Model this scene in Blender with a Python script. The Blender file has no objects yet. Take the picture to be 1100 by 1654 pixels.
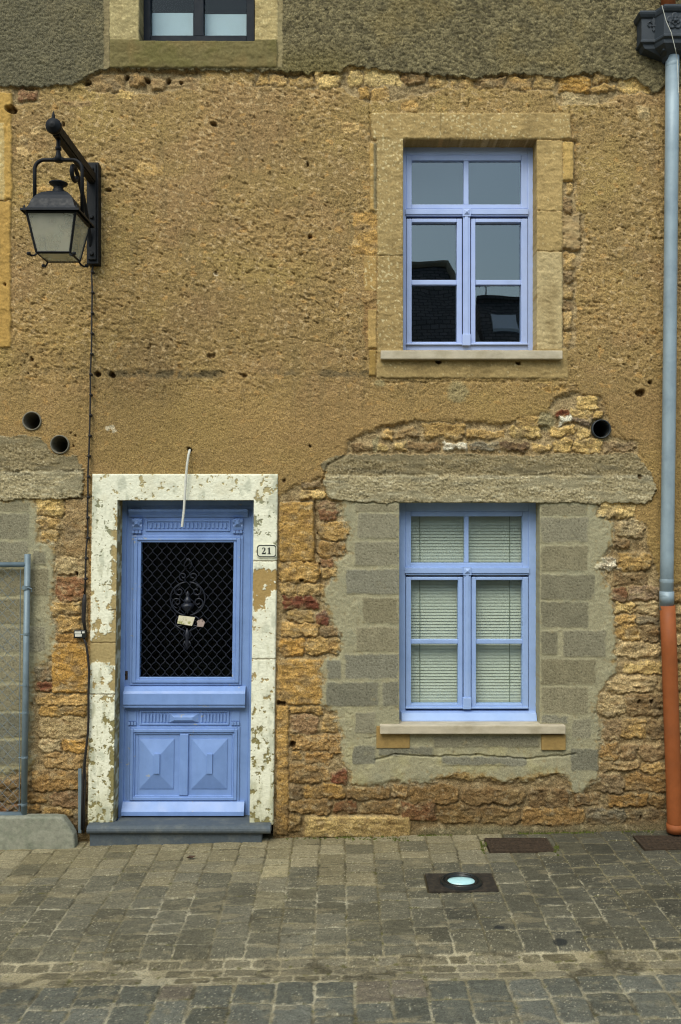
import bpy, bmesh, math, random
import numpy as np
from mathutils import Vector, Matrix

random.seed(7)
R = np.random.RandomState(11)
scene = bpy.context.scene
COL = scene.collection

# ------------------------------------------------------------------ measures
D = 6.5            # camera to wall plane (m)
F = 1462.5         # focal length in photo pixels
CX, CY, CZ = 550.0, 827.0, 2.333


def X(px, d=0.0):
    return (px - CX) * (D - d) / F


def Z(py, d=0.0):
    return CZ + (CY - py) * (D - d) / F


def P(px, py, d=0.0):
    return Vector((X(px, d), -d, Z(py, d)))


def S(r, g, b, k=1.0):
    def f(c):
        c = c / 255.0
        return (c / 12.92 if c <= 0.04045 else ((c + 0.055) / 1.055) ** 2.4) * k
    return (f(r), f(g), f(b))


# ------------------------------------------------------------------ noise
_perm = R.permutation(4096)
_ang = R.rand(4096) * 2 * np.pi
_gx, _gy = np.cos(_ang).astype(np.float32), np.sin(_ang).astype(np.float32)
_rnd = R.rand(4096, 4).astype(np.float32)


def _h(ix, iy, seed):
    return _perm[(ix + _perm[(iy + seed * 131) & 4095]) & 4095]


def perlin(x, y, seed=0):
    x = np.asarray(x, np.float32); y = np.asarray(y, np.float32)
    ix = np.floor(x).astype(np.int32); iy = np.floor(y).astype(np.int32)
    fx = x - ix; fy = y - iy
    u = fx * fx * fx * (fx * (fx * 6 - 15) + 10); v = fy * fy * fy * (fy * (fy * 6 - 15) + 10)

    def g(dx, dy):
        k = _h(ix + dx, iy + dy, seed)
        return _gx[k] * (fx - dx) + _gy[k] * (fy - dy)
    a = g(0, 0) * (1 - u) + g(1, 0) * u
    b = g(0, 1) * (1 - u) + g(1, 1) * u
    return (a * (1 - v) + b * v) * 1.5


def fbm(x, y, o=4, seed=0, gain=0.5):
    s = 0.0; a = 1.0; t = 0.0
    for i in range(o):
        s = s + a * perlin(x * 2.0 ** i, y * 2.0 ** i, seed + i * 7); t += a; a *= gain
    return s / t * 1.5


def worley(x, y, seed=0):
    ix = np.floor(x).astype(np.int32); iy = np.floor(y).astype(np.int32)
    best = np.full(x.shape, 9.0, np.float32); idv = np.zeros(x.shape, np.float32)
    for dx in (-1, 0, 1):
        for dy in (-1, 0, 1):
            k = _h(ix + dx, iy + dy, seed)
            d = (ix + dx + _rnd[k, 0] - x) ** 2 + (iy + dy + _rnd[k, 1] - y) ** 2
            m = d < best
            best = np.where(m, d, best); idv = np.where(m, _rnd[k, 2], idv)
    return np.sqrt(best), idv


def ss(a, b, x):
    t = np.clip((x - a) / (b - a), 0, 1)
    return t * t * (3 - 2 * t)


def mixc(c, col, m):
    return c + (np.asarray(col, np.float32) - c) * m[..., None]


# ------------------------------------------------------------------ objects
def link(o, parent=None):
    COL.objects.link(o)
    if parent is not None:
        o.parent = parent
    return o


def tag(o, label=None, cat=None, group=None, kind=None):
    if label: o['label'] = label
    if cat: o['category'] = cat
    if group: o['group'] = group
    if kind: o['kind'] = kind
    return o


def empty(name, loc=(0, 0, 0)):
    o = bpy.data.objects.new(name, None)
    o.location = loc
    o.empty_display_size = 0.1
    return link(o)


def mesh_np(name, verts, faces, col, mat, parent=None, smooth=True):
    """faces: (n,4) int array"""
    used = np.unique(faces)
    remap = np.zeros(len(verts), np.int32); remap[used] = np.arange(len(used))
    v = verts[used].astype(np.float32); f = remap[faces].astype(np.int32)
    me = bpy.data.meshes.new(name)
    me.vertices.add(len(v)); me.vertices.foreach_set('co', v.ravel())
    n = len(f)
    me.loops.add(n * 4); me.loops.foreach_set('vertex_index', f.ravel())
    me.polygons.add(n)
    me.polygons.foreach_set('loop_start', np.arange(n, dtype=np.int32) * 4)
    me.polygons.foreach_set('loop_total', np.full(n, 4, np.int32))
    me.polygons.foreach_set('use_smooth', np.full(n, smooth))
    if col is not None:
        a = me.attributes.new('Col', 'FLOAT_COLOR', 'POINT')
        c = np.ones((len(v), 4), np.float32); c[:, :3] = np.clip(col[used], 0.002, 0.95)
        a.data.foreach_set('color', c.ravel())
    me.update(calc_edges=True); me.validate()
    me.materials.append(mat)
    return link(bpy.data.objects.new(name, me), parent)


class MB:
    def __init__(self):
        self.v = []; self.f = []

    def add(self, vs, fs):
        o = len(self.v)
        self.v += [tuple(p) for p in vs]
        self.f += [tuple(i + o for i in f) for f in fs]
        return self

    def box(self, x0, x1, y0, y1, z0, z1):
        vs = [(x0, y0, z0), (x1, y0, z0), (x1, y1, z0), (x0, y1, z0), (x0, y0, z1), (x1, y0, z1), (x1, y1, z1), (x0, y1, z1)]
        return self.add(vs, [(0, 3, 2, 1), (4, 5, 6, 7), (0, 1, 5, 4), (1, 2, 6, 5), (2, 3, 7, 6), (3, 0, 4, 7)])

    def pbox(self, x0, y0, x1, y1, d0, d1):
        """box measured on the photo: pixel rectangle of its front face, d0 back and d1 front distance from the wall plane"""
        return self.box(X(x0, d1), X(x1, d1), -d1, -d0, Z(y1, d1), Z(y0, d1))

    def frus(self, x0, y0, x1, y1, i, d0, d1, iy=None):
        """raised field: rectangle at d0, inset by i pixels at d1"""
        iy = i if iy is None else iy
        a = [(X(p, d0), -d0, Z(q, d0)) for p, q in ((x0, y1), (x1, y1), (x1, y0), (x0, y0))]
        b = [(X(p, d0), -d1, Z(q, d0)) for p, q in ((x0 + i, y1 - iy), (x1 - i, y1 - iy), (x1 - i, y0 + iy), (x0 + i, y0 + iy))]
        return self.add(a + b, [(0, 1, 5, 4), (1, 2, 6, 5), (2, 3, 7, 6), (3, 0, 4, 7), (4, 5, 6, 7)])

    def prism(self, prof, x0, x1):
        """profile of (y,z) points extruded along x"""
        n = len(prof)
        vs = [(x0, y, z) for y, z in prof] + [(x1, y, z) for y, z in prof]
        fs = [tuple((i, (i + 1) % n, n + (i + 1) % n, n + i)) for i in range(n)]
        return self.add(vs, fs + [tuple(range(n - 1, -1, -1)), tuple(range(n, 2 * n))])

    def tube(self, pts, r, n=8, cap=True):
        pts = [Vector(p) for p in pts]
        rs = r if isinstance(r, (list, tuple)) else [r] * len(pts)
        vs = []; fs = []
        t0 = (pts[1] - pts[0]).normalized()
        up = Vector((0, 0, 1)) if abs(t0.z) < 0.9 else Vector((1, 0, 0))
        nrm = t0.cross(up).normalized()
        for i, p in enumerate(pts):
            a = pts[max(0, i - 1)]; b = pts[min(len(pts) - 1, i + 1)]
            t = (b - a).normalized()
            nrm = (nrm - t * nrm.dot(t)).normalized()
            bn = t.cross(nrm)
            for k in range(n):
                an = 2 * math.pi * k / n
                vs.append(p + (nrm * math.cos(an) + bn * math.sin(an)) * rs[i])
        for i in range(len(pts) - 1):
            for k in range(n):
                k2 = (k + 1) % n
                fs.append((i * n + k, i * n + k2, (i + 1) * n + k2, (i + 1) * n + k))
        if cap:
            fs.append(tuple(range(n - 1, -1, -1)))
            fs.append(tuple(range((len(pts) - 1) * n, len(pts) * n)))
        return self.add(vs, fs)

    def lathe(self, prof, c, n=24, axis='z'):
        """prof of (r, h)"""
        vs = []; fs = []
        for r, h in prof:
            for k in range(n):
                a = 2 * math.pi * k / n
                q = (r * math.cos(a), r * math.sin(a), h) if axis == 'z' else (r * math.cos(a), -h, r * math.sin(a))
                vs.append((c[0] + q[0], c[1] + q[1], c[2] + q[2]))
        for i in range(len(prof) - 1):
            for k in range(n):
                k2 = (k + 1) % n
                fs.append((i * n + k, i * n + k2, (i + 1) * n + k2, (i + 1) * n + k))
        return self.add(vs, fs)

    def poly(self, pts2, d0, d1):
        """flat outline (pixel points) given thickness"""
        n = len(pts2)
        vs = [P(x, y, d1) for x, y in pts2] + [P(x, y, d1) + Vector((0, d1 - d0, 0)) for x, y in pts2]
        fs = [tuple(range(n)), tuple(range(2 * n - 1, n - 1, -1))]
        fs += [(i, n + i, n + (i + 1) % n, (i + 1) % n) for i in range(n)]
        return self.add(vs, fs)

    def build(self, name, mat, parent=None, bevel=0.0, smooth=False, seg=2, shear=None):
        me = bpy.data.meshes.new(name)
        v = self.v
        if shear:
            v = [(x + shear * (z - Z(766)), y, z) for x, y, z in v]
        if parent is not None and parent.type == 'EMPTY':
            lx, ly, lz = parent.location
            v = [(x - lx, y - ly, z - lz) for x, y, z in v]
        elif parent is not None and parent.parent is not None and parent.parent.type == 'EMPTY':
            lx, ly, lz = parent.parent.location
            v = [(x - lx, y - ly, z - lz) for x, y, z in v]
        me.from_pydata(v, [], self.f)
        bm = bmesh.new(); bm.from_mesh(me)
        bmesh.ops.recalc_face_normals(bm, faces=bm.faces)
        bm.to_mesh(me); bm.free()
        if smooth:
            me.polygons.foreach_set('use_smooth', [True] * len(me.polygons))
        me.materials.append(mat)
        o = link(bpy.data.objects.new(name, me), parent)
        if bevel:
            m = o.modifiers.new('edge', 'BEVEL'); m.width = bevel; m.segments = seg; m.limit_method = 'ANGLE'; m.angle_limit = 0.6
        return o


# ------------------------------------------------------------------ materials
def nodes(name):
    m = bpy.data.materials.new(name); m.use_nodes = True
    nt = m.node_tree
    return m, nt, nt.nodes['Principled BSDF'], nt.links.new


def noise_node(nt, scale, detail=4, rough=0.6, stretch=None):
    t = nt.nodes.new('ShaderNodeTexCoord')
    n = nt.nodes.new('ShaderNodeTexNoise')
    n.inputs['Scale'].default_value = scale; n.inputs['Detail'].default_value = detail; n.inputs['Roughness'].default_value = rough
    if stretch:
        mp = nt.nodes.new('ShaderNodeMapping'); mp.inputs['Scale'].default_value = stretch
        nt.links.new(t.outputs['Object'], mp.inputs[0]); nt.links.new(mp.outputs[0], n.inputs['Vector'])
    else:
        nt.links.new(t.outputs['Object'], n.inputs['Vector'])
    return n


def rangen(nt, sock, a, b, c, d):
    r = nt.nodes.new('ShaderNodeMapRange')
    r.inputs['From Min'].default_value = a; r.inputs['From Max'].default_value = b
    r.inputs['To Min'].default_value = c; r.inputs['To Max'].default_value = d
    nt.links.new(sock, r.inputs['Value'])
    return r.outputs['Result']


def mulcol(nt, col, fac):
    v = nt.nodes.new('ShaderNodeVectorMath'); v.operation = 'SCALE'
    nt.links.new(col, v.inputs[0]); nt.links.new(fac, v.inputs['Scale'])
    return v.outputs[0]


def mat_attr(name, s1=70, a1=0.22, s2=180, a2=0.3, bump=0.5, bd=0.004, bs=220, rough=0.92):
    m, nt, b, L = nodes(name)
    at = nt.nodes.new('ShaderNodeAttribute'); at.attribute_name = 'Col'
    n1 = noise_node(nt, s1, 5, 0.65); n2 = noise_node(nt, s2, 3, 0.6)
    c = mulcol(nt, at.outputs['Color'], rangen(nt, n1.outputs[0], 0.3, 0.7, 1 - a1, 1 + a1))
    c = mulcol(nt, c, rangen(nt, n2.outputs[0], 0.3, 0.7, 1 - a2, 1 + a2))
    L(c, b.inputs['Base Color'])
    b.inputs['Roughness'].default_value = rough
    b.inputs['Specular IOR Level'].default_value = 0.25
    nb = noise_node(nt, bs, 4, 0.7)
    bp = nt.nodes.new('ShaderNodeBump'); bp.inputs['Strength'].default_value = bump; bp.inputs['Distance'].default_value = bd
    L(nb.outputs[0], bp.inputs['Height']); L(bp.outputs[0], b.inputs['Normal'])
    return m


def mat_plain(name, col, rough=0.5, var=0.1, scale=30, bump=0.15, bd=0.002, bs=120, metal=0.0, spec=0.5, stretch=None, col2=None, thr=(0.5, 0.7), s2=12, chips=None):
    m, nt, b, L = nodes(name)
    rgb = nt.nodes.new('ShaderNodeRGB'); rgb.outputs[0].default_value = (*col, 1)
    src = rgb.outputs[0]
    if col2 is not None:
        r2 = nt.nodes.new('ShaderNodeRGB'); r2.outputs[0].default_value = (*col2, 1)
        nz = noise_node(nt, s2, 6, 0.65)
        mx = nt.nodes.new('ShaderNodeMix'); mx.data_type = 'RGBA'
        L(rangen(nt, nz.outputs[0], thr[0], thr[1], 0, 1), mx.inputs['Factor'])
        L(src, mx.inputs['A']); L(r2.outputs[0], mx.inputs['B'])
        src = mx.outputs['Result']
    if chips is not None:
        r3 = nt.nodes.new('ShaderNodeRGB'); r3.outputs[0].default_value = (*chips, 1)
        nz = noise_node(nt, 26, 4, 0.6, (1, 1, 1.8)); nw = noise_node(nt, 3.5, 2, 0.5)
        ad = nt.nodes.new('ShaderNodeMath'); ad.operation = 'MULTIPLY_ADD'; ad.inputs[1].default_value = 0.55
        L(nw.outputs[0], ad.inputs[0]); L(nz.outputs[0], ad.inputs[2])
        mx = nt.nodes.new('ShaderNodeMix'); mx.data_type = 'RGBA'
        L(rangen(nt, ad.outputs[0], 1.0, 1.03, 0, 0.8), mx.inputs['Factor']); L(src, mx.inputs['A']); L(r3.outputs[0], mx.inputs['B'])
        src = mx.outputs['Result']
    n1 = noise_node(nt, scale, 5, 0.6, stretch)
    c = mulcol(nt, src, rangen(nt, n1.outputs[0], 0.3, 0.7, 1 - var, 1 + var))
    L(c, b.inputs['Base Color'])
    L(rangen(nt, n1.outputs[0], 0.3, 0.7, max(0, rough - 0.1), min(1, rough + 0.1)), b.inputs['Roughness'])
    b.inputs['Metallic'].default_value = metal
    b.inputs['Specular IOR Level'].default_value = spec
    if bump:
        nb = noise_node(nt, bs, 4, 0.6, stretch)
        bp = nt.nodes.new('ShaderNodeBump'); bp.inputs['Strength'].default_value = bump; bp.inputs['Distance'].default_value = bd
        L(nb.outputs[0], bp.inputs['Height']); L(bp.outputs[0], b.inputs['Normal'])
    return m


def mat_glass(name, tint=(0.93, 0.955, 0.93), base=0.1, dirt=0.0):
    m, nt, b, L = nodes(name)
    nt.nodes.remove(b)
    out = nt.nodes['Material Output']
    tr = nt.nodes.new('ShaderNodeBsdfTransparent'); tr.inputs[0].default_value = (*tint, 1)
    gl = nt.nodes.new('ShaderNodeBsdfGlossy'); gl.inputs['Roughness'].default_value = 0.01
    gl.inputs[0].default_value = (0.80, 0.93, 1.0, 1)
    fr = nt.nodes.new('ShaderNodeFresnel'); fr.inputs[0].default_value = 1.5
    geo = nt.nodes.new('ShaderNodeNewGeometry')
    ad = nt.nodes.new('ShaderNodeMath'); ad.operation = 'ADD'; ad.inputs[1].default_value = base
    L(fr.outputs[0], ad.inputs[0])
    iv = nt.nodes.new('ShaderNodeMath'); iv.operation = 'SUBTRACT'; iv.inputs[0].default_value = 1.0
    L(geo.outputs['Backfacing'], iv.inputs[1])
    mu = nt.nodes.new('ShaderNodeMath'); mu.operation = 'MULTIPLY'; mu.use_clamp = True
    L(ad.outputs[0], mu.inputs[0]); L(iv.outputs[0], mu.inputs[1])
    mx = nt.nodes.new('ShaderNodeMixShader')
    L(mu.outputs[0], mx.inputs[0]); L(tr.outputs[0], mx.inputs[1]); L(gl.outputs[0], mx.inputs[2])
    nz = noise_node(nt, 2.2, 2, 0.5)
    bp = nt.nodes.new('ShaderNodeBump'); bp.inputs['Strength'].default_value = 0.055; bp.inputs['Distance'].default_value = 0.02
    L(nz.outputs[0], bp.inputs['Height']); L(bp.outputs[0], gl.inputs['Normal'])
    last = mx.outputs[0]
    if dirt:
        df = nt.nodes.new('ShaderNodeBsdfDiffuse'); df.inputs[0].default_value = (*S(190, 186, 168), 1)
        n2 = noise_node(nt, 5, 3, 0.5)
        m2 = nt.nodes.new('ShaderNodeMixShader')
        L(rangen(nt, n2.outputs[0], 0.3, 0.75, dirt * 0.6, dirt * 1.3), m2.inputs[0])
        L(last, m2.inputs[1]); L(df.outputs[0], m2.inputs[2]); last = m2.outputs[0]
    L(last, out.inputs['Surface'])
    return m


M = {}
M['render'] = mat_attr('ochre_render', 80, 0.26, 150, 0.55, 0.9, 0.008, 120)
M['upper'] = mat_attr('pebble_render', 90, 0.34, 150, 0.75, 0.9, 0.006, 150)
M['stone'] = mat_attr('rubble_stone', 70, 0.34, 150, 0.6, 1.0, 0.011, 100)
M['block'] = mat_attr('concrete_block', 100, 0.14, 220, 0.36, 0.6, 0.004, 200)
M['concrete'] = mat_attr('old_concrete', 70, 0.22, 190, 0.38, 0.8, 0.006, 160)
M['ashlar'] = mat_attr('dressed_stone', 60, 0.14, 200, 0.22, 0.5, 0.004, 170)
M['paint'] = mat_attr('peeling_paint', 40, 0.05, 300, 0.06, 0.25, 0.002, 160, 0.8)
M['sett'] = mat_attr('stone_setts', 60, 0.26, 170, 0.36, 0.7, 0.004, 190, 0.8)
M['blue'] = mat_plain('blue_paint', S(124, 154, 208), 0.45, 0.06, 9, 0.12, 0.002, 60, stretch=(1, 1, 0.25), col2=S(112, 142, 195), thr=(0.4, 0.75), s2=7, chips=S(172, 170, 158))
M['palebl'] = mat_plain('pale_blue_paint', S(164, 181, 222), 0.45, 0.05, 9, 0.1, 0.002, 60, col2=S(150, 169, 214), thr=(0.45, 0.8), s2=4)
M['bluewin'] = mat_plain('window_blue_paint', S(150, 175, 219), 0.45, 0.05, 9, 0.1, 0.002, 60, col2=S(136, 163, 210), thr=(0.45, 0.8), s2=4)
M['navy'] = mat_plain('dark_navy_paint', S(18, 26, 36), 0.6, 0.15, spec=0.2)
M['iron'] = mat_plain('black_iron', S(10, 13, 17), 0.6, 0.25, 40, 0.3, 0.002, 150, spec=0.25)
M['grille'] = mat_plain('black_grille_iron', S(26, 29, 40), 0.4, 0.2, 40, 0.2)
M['hopper'] = mat_plain('dark_grey_cast_iron', S(38, 45, 52), 0.6, 0.12, 30, 0.25, 0.002, 120)
M['zinc'] = mat_plain('grey_zinc', S(140, 156, 164), 0.5, 0.12, 7, 0.1, 0.001, 60, metal=0.15, stretch=(1, 1, 0.25), col2=S(120, 136, 146), thr=(0.45, 0.75), s2=6)
M['redpipe'] = mat_plain('red_brown_cast_pipe', S(142, 78, 38), 0.65, 0.12, 20, 0.25, 0.002, 90, col2=S(116, 68, 40), thr=(0.5, 0.8), s2=5, spec=0.3)
M['galv'] = mat_plain('galvanised_steel', S(112, 128, 136), 0.5, 0.15, 14, 0.15, 0.001, 90, metal=0.2)
M['footc'] = mat_plain('cast_concrete', S(142, 142, 126), 0.9, 0.2, 40, 0.7, 0.006, 90, col2=S(112, 116, 100), thr=(0.45, 0.7), s2=8, spec=0.2)
M['slate'] = mat_plain('blue_grey_slate', S(78, 86, 92), 0.7, 0.16, 60, 0.5, 0.003, 200, col2=S(100, 104, 102), thr=(0.5, 0.72), s2=9, spec=0.3)
M['sill'] = mat_plain('pale_stone_sill', S(186, 175, 152), 0.85, 0.12, 25, 0.35, 0.003, 180, col2=S(160, 148, 122), thr=(0.45, 0.75), s2=6, spec=0.2, stretch=(0.4, 1, 1))
M['corbel'] = mat_plain('ochre_corbel_stone', S(150, 124, 76), 0.9, 0.18, 30, 0.5, 0.004, 160, spec=0.2)
M['plate'] = mat_plain('white_enamel', S(222, 222, 200), 0.35, 0.04)
M['black'] = mat_plain('black_enamel', S(22, 26, 26), 0.4, 0.05, bump=0)
M['cable'] = mat_plain('black_rubber', S(30, 26, 24), 0.7, 0.2, bump=0)
M['tube'] = mat_plain('grey_white_plastic', S(205, 203, 190), 0.5, 0.08, bump=0)
M['rust'] = mat_plain('rusty_iron', S(60, 50, 40), 0.85, 0.35, 60, 0.6, 0.003, 120, col2=S(78, 64, 50), thr=(0.45, 0.7), s2=25, spec=0.2)
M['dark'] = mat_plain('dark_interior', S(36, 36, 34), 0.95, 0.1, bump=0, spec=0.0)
M['pipein'] = mat_plain('grey_duct', S(112, 106, 90), 0.8, 0.15, bump=0.2)
M['pvc'] = mat_plain('dark_plastic_duct', S(38, 42, 44), 0.5, 0.1, bump=0)
M['blind'] = mat_plain('pale_green_blind', S(206, 209, 199), 0.6, 0.05, bump=0)
M['cord'] = mat_plain('blind_cord', S(120, 128, 108), 0.8, 0.05, bump=0)
M['curtain'] = mat_plain('pale_blue_curtain', S(176, 192, 210), 0.8, 0.05, 6, 0.2, 0.004, 20)
M['paper'] = mat_plain('printed_paper', S(214, 206, 178), 0.6, 0.1, bump=0, col2=S(150, 150, 90), thr=(0.5, 0.6), s2=28)
M['paper2'] = mat_plain('pink_paper', S(170, 150, 140), 0.6, 0.1, bump=0, col2=S(70, 60, 60), thr=(0.5, 0.6), s2=60)
M['glass'] = mat_glass('window_glass', base=0.075)
M['glassd'] = mat_glass('door_glass', base=-0.015)
M['lglass'] = mat_glass('dusty_lantern_glass', (0.9, 0.92, 0.88), base=0.02, dirt=0.46)
M['rooft'] = mat_plain('dark_roof_tiles', S(58, 54, 52), 0.8, 0.3, 3, 0.0, spec=0.2)
M['owall'] = mat_plain('pale_house_render', S(150, 142, 124), 0.9, 0.15, 3, 0.4, 0.01, 20, spec=0.2)
M['leaf'] = mat_plain('dry_leaf', S(70, 48, 28), 0.8, 0.3, 60, 0)
M['moss'] = mat_plain('green_moss', S(78, 84, 38), 0.95, 0.4, 60, 0.5, 0.004, 120, spec=0.1)

# roof tiles: courses as bump and tone
nt = M['rooft'].node_tree
br = nt.nodes.new('ShaderNodeTexBrick'); br.inputs['Scale'].default_value = 3.2
br.inputs['Color1'].default_value = (0.10, 0.10, 0.10, 1); br.inputs['Color2'].default_value = (0.17, 0.16, 0.155, 1)
br.inputs['Mortar'].default_value = (0.03, 0.03, 0.03, 1); br.inputs['Mortar Size'].default_value = 0.03
tc = nt.nodes.new('ShaderNodeTexCoord'); mp = nt.nodes.new('ShaderNodeMapping'); mp.inputs['Rotation'].default_value = (math.radians(90), 0, 0)
nt.links.new(tc.outputs['Object'], mp.inputs[0]); nt.links.new(mp.outputs[0], br.inputs[0])
nt.links.new(br.outputs['Color'], nt.nodes['Principled BSDF'].inputs['Base Color'])

m, nt, b, L = nodes('lit_lamp_glass'); M['lamp'] = m
b.inputs['Base Color'].default_value = (*S(160, 198, 200), 1); b.inputs['Roughness'].default_value = 0.15
b.inputs['Emission Color'].default_value = (0.5, 0.9, 0.92, 1)
nz = noise_node(nt, 30, 3); L(rangen(nt, nz.outputs[0], 0.3, 0.7, 0.03, 0.10), b.inputs['Emission Strength'])

# ------------------------------------------------------------------ the wall relief
def axis(a, b, step, lo, hi, grow, snaps):
    v = list(np.arange(a, b + step * 0.5, step))
    s = step
    while v[-1] < hi:
        s = min(s * grow, 22); v.append(v[-1] + s)
    s = step; w = [a]
    while w[-1] > lo:
        s = min(s * grow, 22); w.append(w[-1] - s)
    v = np.array(sorted(w[1:]) + v)
    for q in snaps:
        v[np.argmin(np.abs(v - q))] = q
    return v


OPEN = [(651, 226, 867, 566), (645, 812, 872, 1171), (226, -90, 412, 70), (156, 773, 441, 1420)]
xs = axis(-14, 1114, 1.4, -700, 1700, 1.12, [o[i] for o in OPEN for i in (0, 2)])
ys = axis(-14, 1372, 1.4, -330, 1400, 1.12, [o[i] for o in OPEN for i in (1, 3)])
PX, PY = np.meshgrid(xs, ys)
PX = PX.astype(np.float32); PY = PY.astype(np.float32)
print('wall grid', PX.shape)

nA = fbm(PX / 60, PY / 60, 4, 1)
nB = fbm(PX / 18, PY / 18, 4, 2)
nC = fbm(PX / 7, PY / 7, 3, 3)
nD = perlin(PX / 2.6, PY / 2.6, 4)
nE = perlin(PX / 150, PY / 150, 5)
WX = PX + 4.0 * fbm(PX / 26, PY / 26, 3, 21) + 1.6 * perlin(PX / 5, PY / 5, 22)
WY = PY + 4.0 * fbm(PX / 26, PY / 26, 3, 23) + 1.6 * perlin(PX / 5, PY / 5, 24)


def win(x0, y0, x1, y1, m=8):
    c0, c1 = np.searchsorted(xs, x0 - m), np.searchsorted(xs, x1 + m)
    r0, r1 = np.searchsorted(ys, y0 - m), np.searchsorted(ys, y1 + m)
    return slice(r0, r1), slice(c0, c1)


def inpoly(x, y, poly):
    ins = np.zeros(x.shape, bool)
    n = len(poly)
    for i in range(n):
        x0, y0 = poly[i]; x1, y1 = poly[(i + 1) % n]
        if y0 == y1: continue
        c = ((y0 > y) != (y1 > y)) & (x < (x1 - x0) * (y - y0) / (y1 - y0) + x0)
        ins ^= c
    return ins


def softpoly(s_, poly, wk=1.0, rad=4.0, wy=1.0):
    a = np.zeros(PX[s_].shape, np.float32)
    x = PX[s_] + (WX[s_] - PX[s_]) * wk; y = PY[s_] + (WY[s_] - PY[s_]) * wk * wy
    offs = [(0, 0)] + [(rad * math.cos(t), rad * math.sin(t)) for t in np.arange(8) * math.pi / 4] + [(rad * .5 * math.cos(t), rad * .5 * math.sin(t)) for t in np.arange(4) * math.pi / 2 + .4]
    for ox, oy in offs: a += inpoly(x + ox, y + oy, poly)
    return a / len(offs)


# broken faces: each cell a randomly tilted facet
def facets(sx, sy, seed):
    x, y = PX / sx + 0.35 * nB, PY / sy + 0.35 * nC
    ix = np.floor(x).astype(np.int32); iy = np.floor(y).astype(np.int32)
    best = np.full(x.shape, 9.0, np.float32); out = np.zeros(x.shape, np.float32)
    for dx in (-1, 0, 1):
        for dy in (-1, 0, 1):
            k = _h(ix + dx, iy + dy, seed)
            ex, ey = x - (ix + dx + _rnd[k, 0]), y - (iy + dy + _rnd[k, 1])
            d = ex * ex + ey * ey; m = d < best
            best = np.where(m, d, best)
            out = np.where(m, (_rnd[k, 2] - .5) * 1.6 * ex + (_rnd[k, 3] - .62) * 1.8 * ey + (_rnd[k, 2] - .5) * .8, out)
    return out


FA = facets(19, 11, 61) + 0.5 * facets(8, 5, 63)
# --- base coat: hacked ochre render
rough_zone = ss(690, 570, PY + 30 * nA + 10 * nB)
chip = fbm(PX / 21 + 0.6 * nB, PY / 13 + 0.4 * nA, 5, 31, 0.6)
ridge = 1 - np.abs(fbm(PX / 30 + PY / 60, PY / 15, 3, 33))
nG0 = fbm(PX / 70, PY / 50, 3, 44)
nF = perlin(PX / 3.6 + PY / 40, PY / 3.2, 36)
RX, RY = PX * 0.93 + PY * 0.37, PY * 0.93 - PX * 0.37
hack = ss(0.55, 0.72, fbm(RX / 13, RY / 8, 4, 35) + 0.45 * nE + 0.2 * nA)
hack2 = ss(0.60, 0.68, fbm(RX / 26, RY / 9, 2, 37) + 0.25 * nA)
patchy = 0.35 + 0.65 * ss(-0.3, 0.35, fbm(PX / 110, PY / 80, 3, 47))
h = 0.004 * nA + 0.0035 * nB * (0.5 + 0.5 * rough_zone) + 0.0026 * nC + 0.0028 * nD + 0.0024 * nF + 0.0025 * FA * (0.25 + 0.75 * rough_zone) * patchy
chips2 = ss(0.72, 0.86, fbm(RX / 9.5, RY / 5.5, 2, 38) + 0.3 * nB + 0.25 * nG0)
h -= (0.25 + 0.75 * rough_zone) * 0.012 * chips2
h += (0.12 + 0.88 * rough_zone) * patchy * (0.0060 * chip + 0.0034 * nC - 0.009 * hack - 0.008 * hack2)
c = np.empty(PX.shape + (3,), np.float32); c[:] = S(147, 126, 85)
c *= (1 + 0.08 * nA + 0.08 * nB + 0.12 * nC + 0.13 * nD + 0.13 * nF + 0.07 * chip * rough_zone)[..., None]
nG = fbm(PX / 230, PY / 130, 4, 43, 0.6); nS = fbm(PX / 16, PY / 170, 4, 45)
c = mixc(c, S(150, 124, 90), 0.6 * ss(0.05, 0.5, nG))
c = mixc(c, S(158, 138, 88), 0.6 * ss(0.05, 0.5, -nG))
c = mixc(c, S(118, 104, 74), 0.4 * ss(0.2, 0.65, nS + 0.4 * nG))
c = mixc(c, S(166, 139, 95), 0.45 * ss(0.1, 0.8, nE + 0.4 * nA))
c = mixc(c, S(132, 112, 80), 0.55 * ss(0.15, 0.8, -nE + 0.5 * nA))
c = mixc(c, S(176, 150, 106), 0.6 * rough_zone * ss(0.3, 0.8, chip))
c = mixc(c, S(120, 100, 68), 0.35 * rough_zone * ss(0.25, 0.8, -chip))
c = mixc(c, S(190, 168, 130), 0.65 * (.3 + .7 * rough_zone) * ss(0.33, 0.55, fbm(RX / 9 + 7, RY / 7, 3, 39) + 0.3 * nA))
spots = fbm(PX / 20, PY / 14, 2, 41)
c = mixc(c, S(182, 146, 92), 0.6 * ss(0.62, 0.78, spots))
# the smoother lower coat is a little yellower
c = mixc(c, S(150, 126, 82), 0.5 * (1 - rough_zone))
# grey stain line left by an old ledge
for x0, x1, yy, a in ((60, 152, 600, .5), (170, 360, 604, 1.0), (250, 350, 607, .8), (425, 478, 602, 1.0), (515, 608, 604, 1.0), (610, 660, 612, .6)):
    s_, c_ = slice(None), slice(None)
    mk = ss(7.5, 3.5, np.abs(PY - yy + 3 * nB)) * ss(x0 - 12, x0 + 10, PX) * ss(x1 + 12, x1 - 10, PX) * ss(-0.5, 0.15, nB + 0.5 * nC)
    c = mixc(c, S(98, 88, 66), 0.8 * a * mk)
    h -= 0.004 * mk
REG = np.zeros(PX.shape, np.int8)

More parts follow.
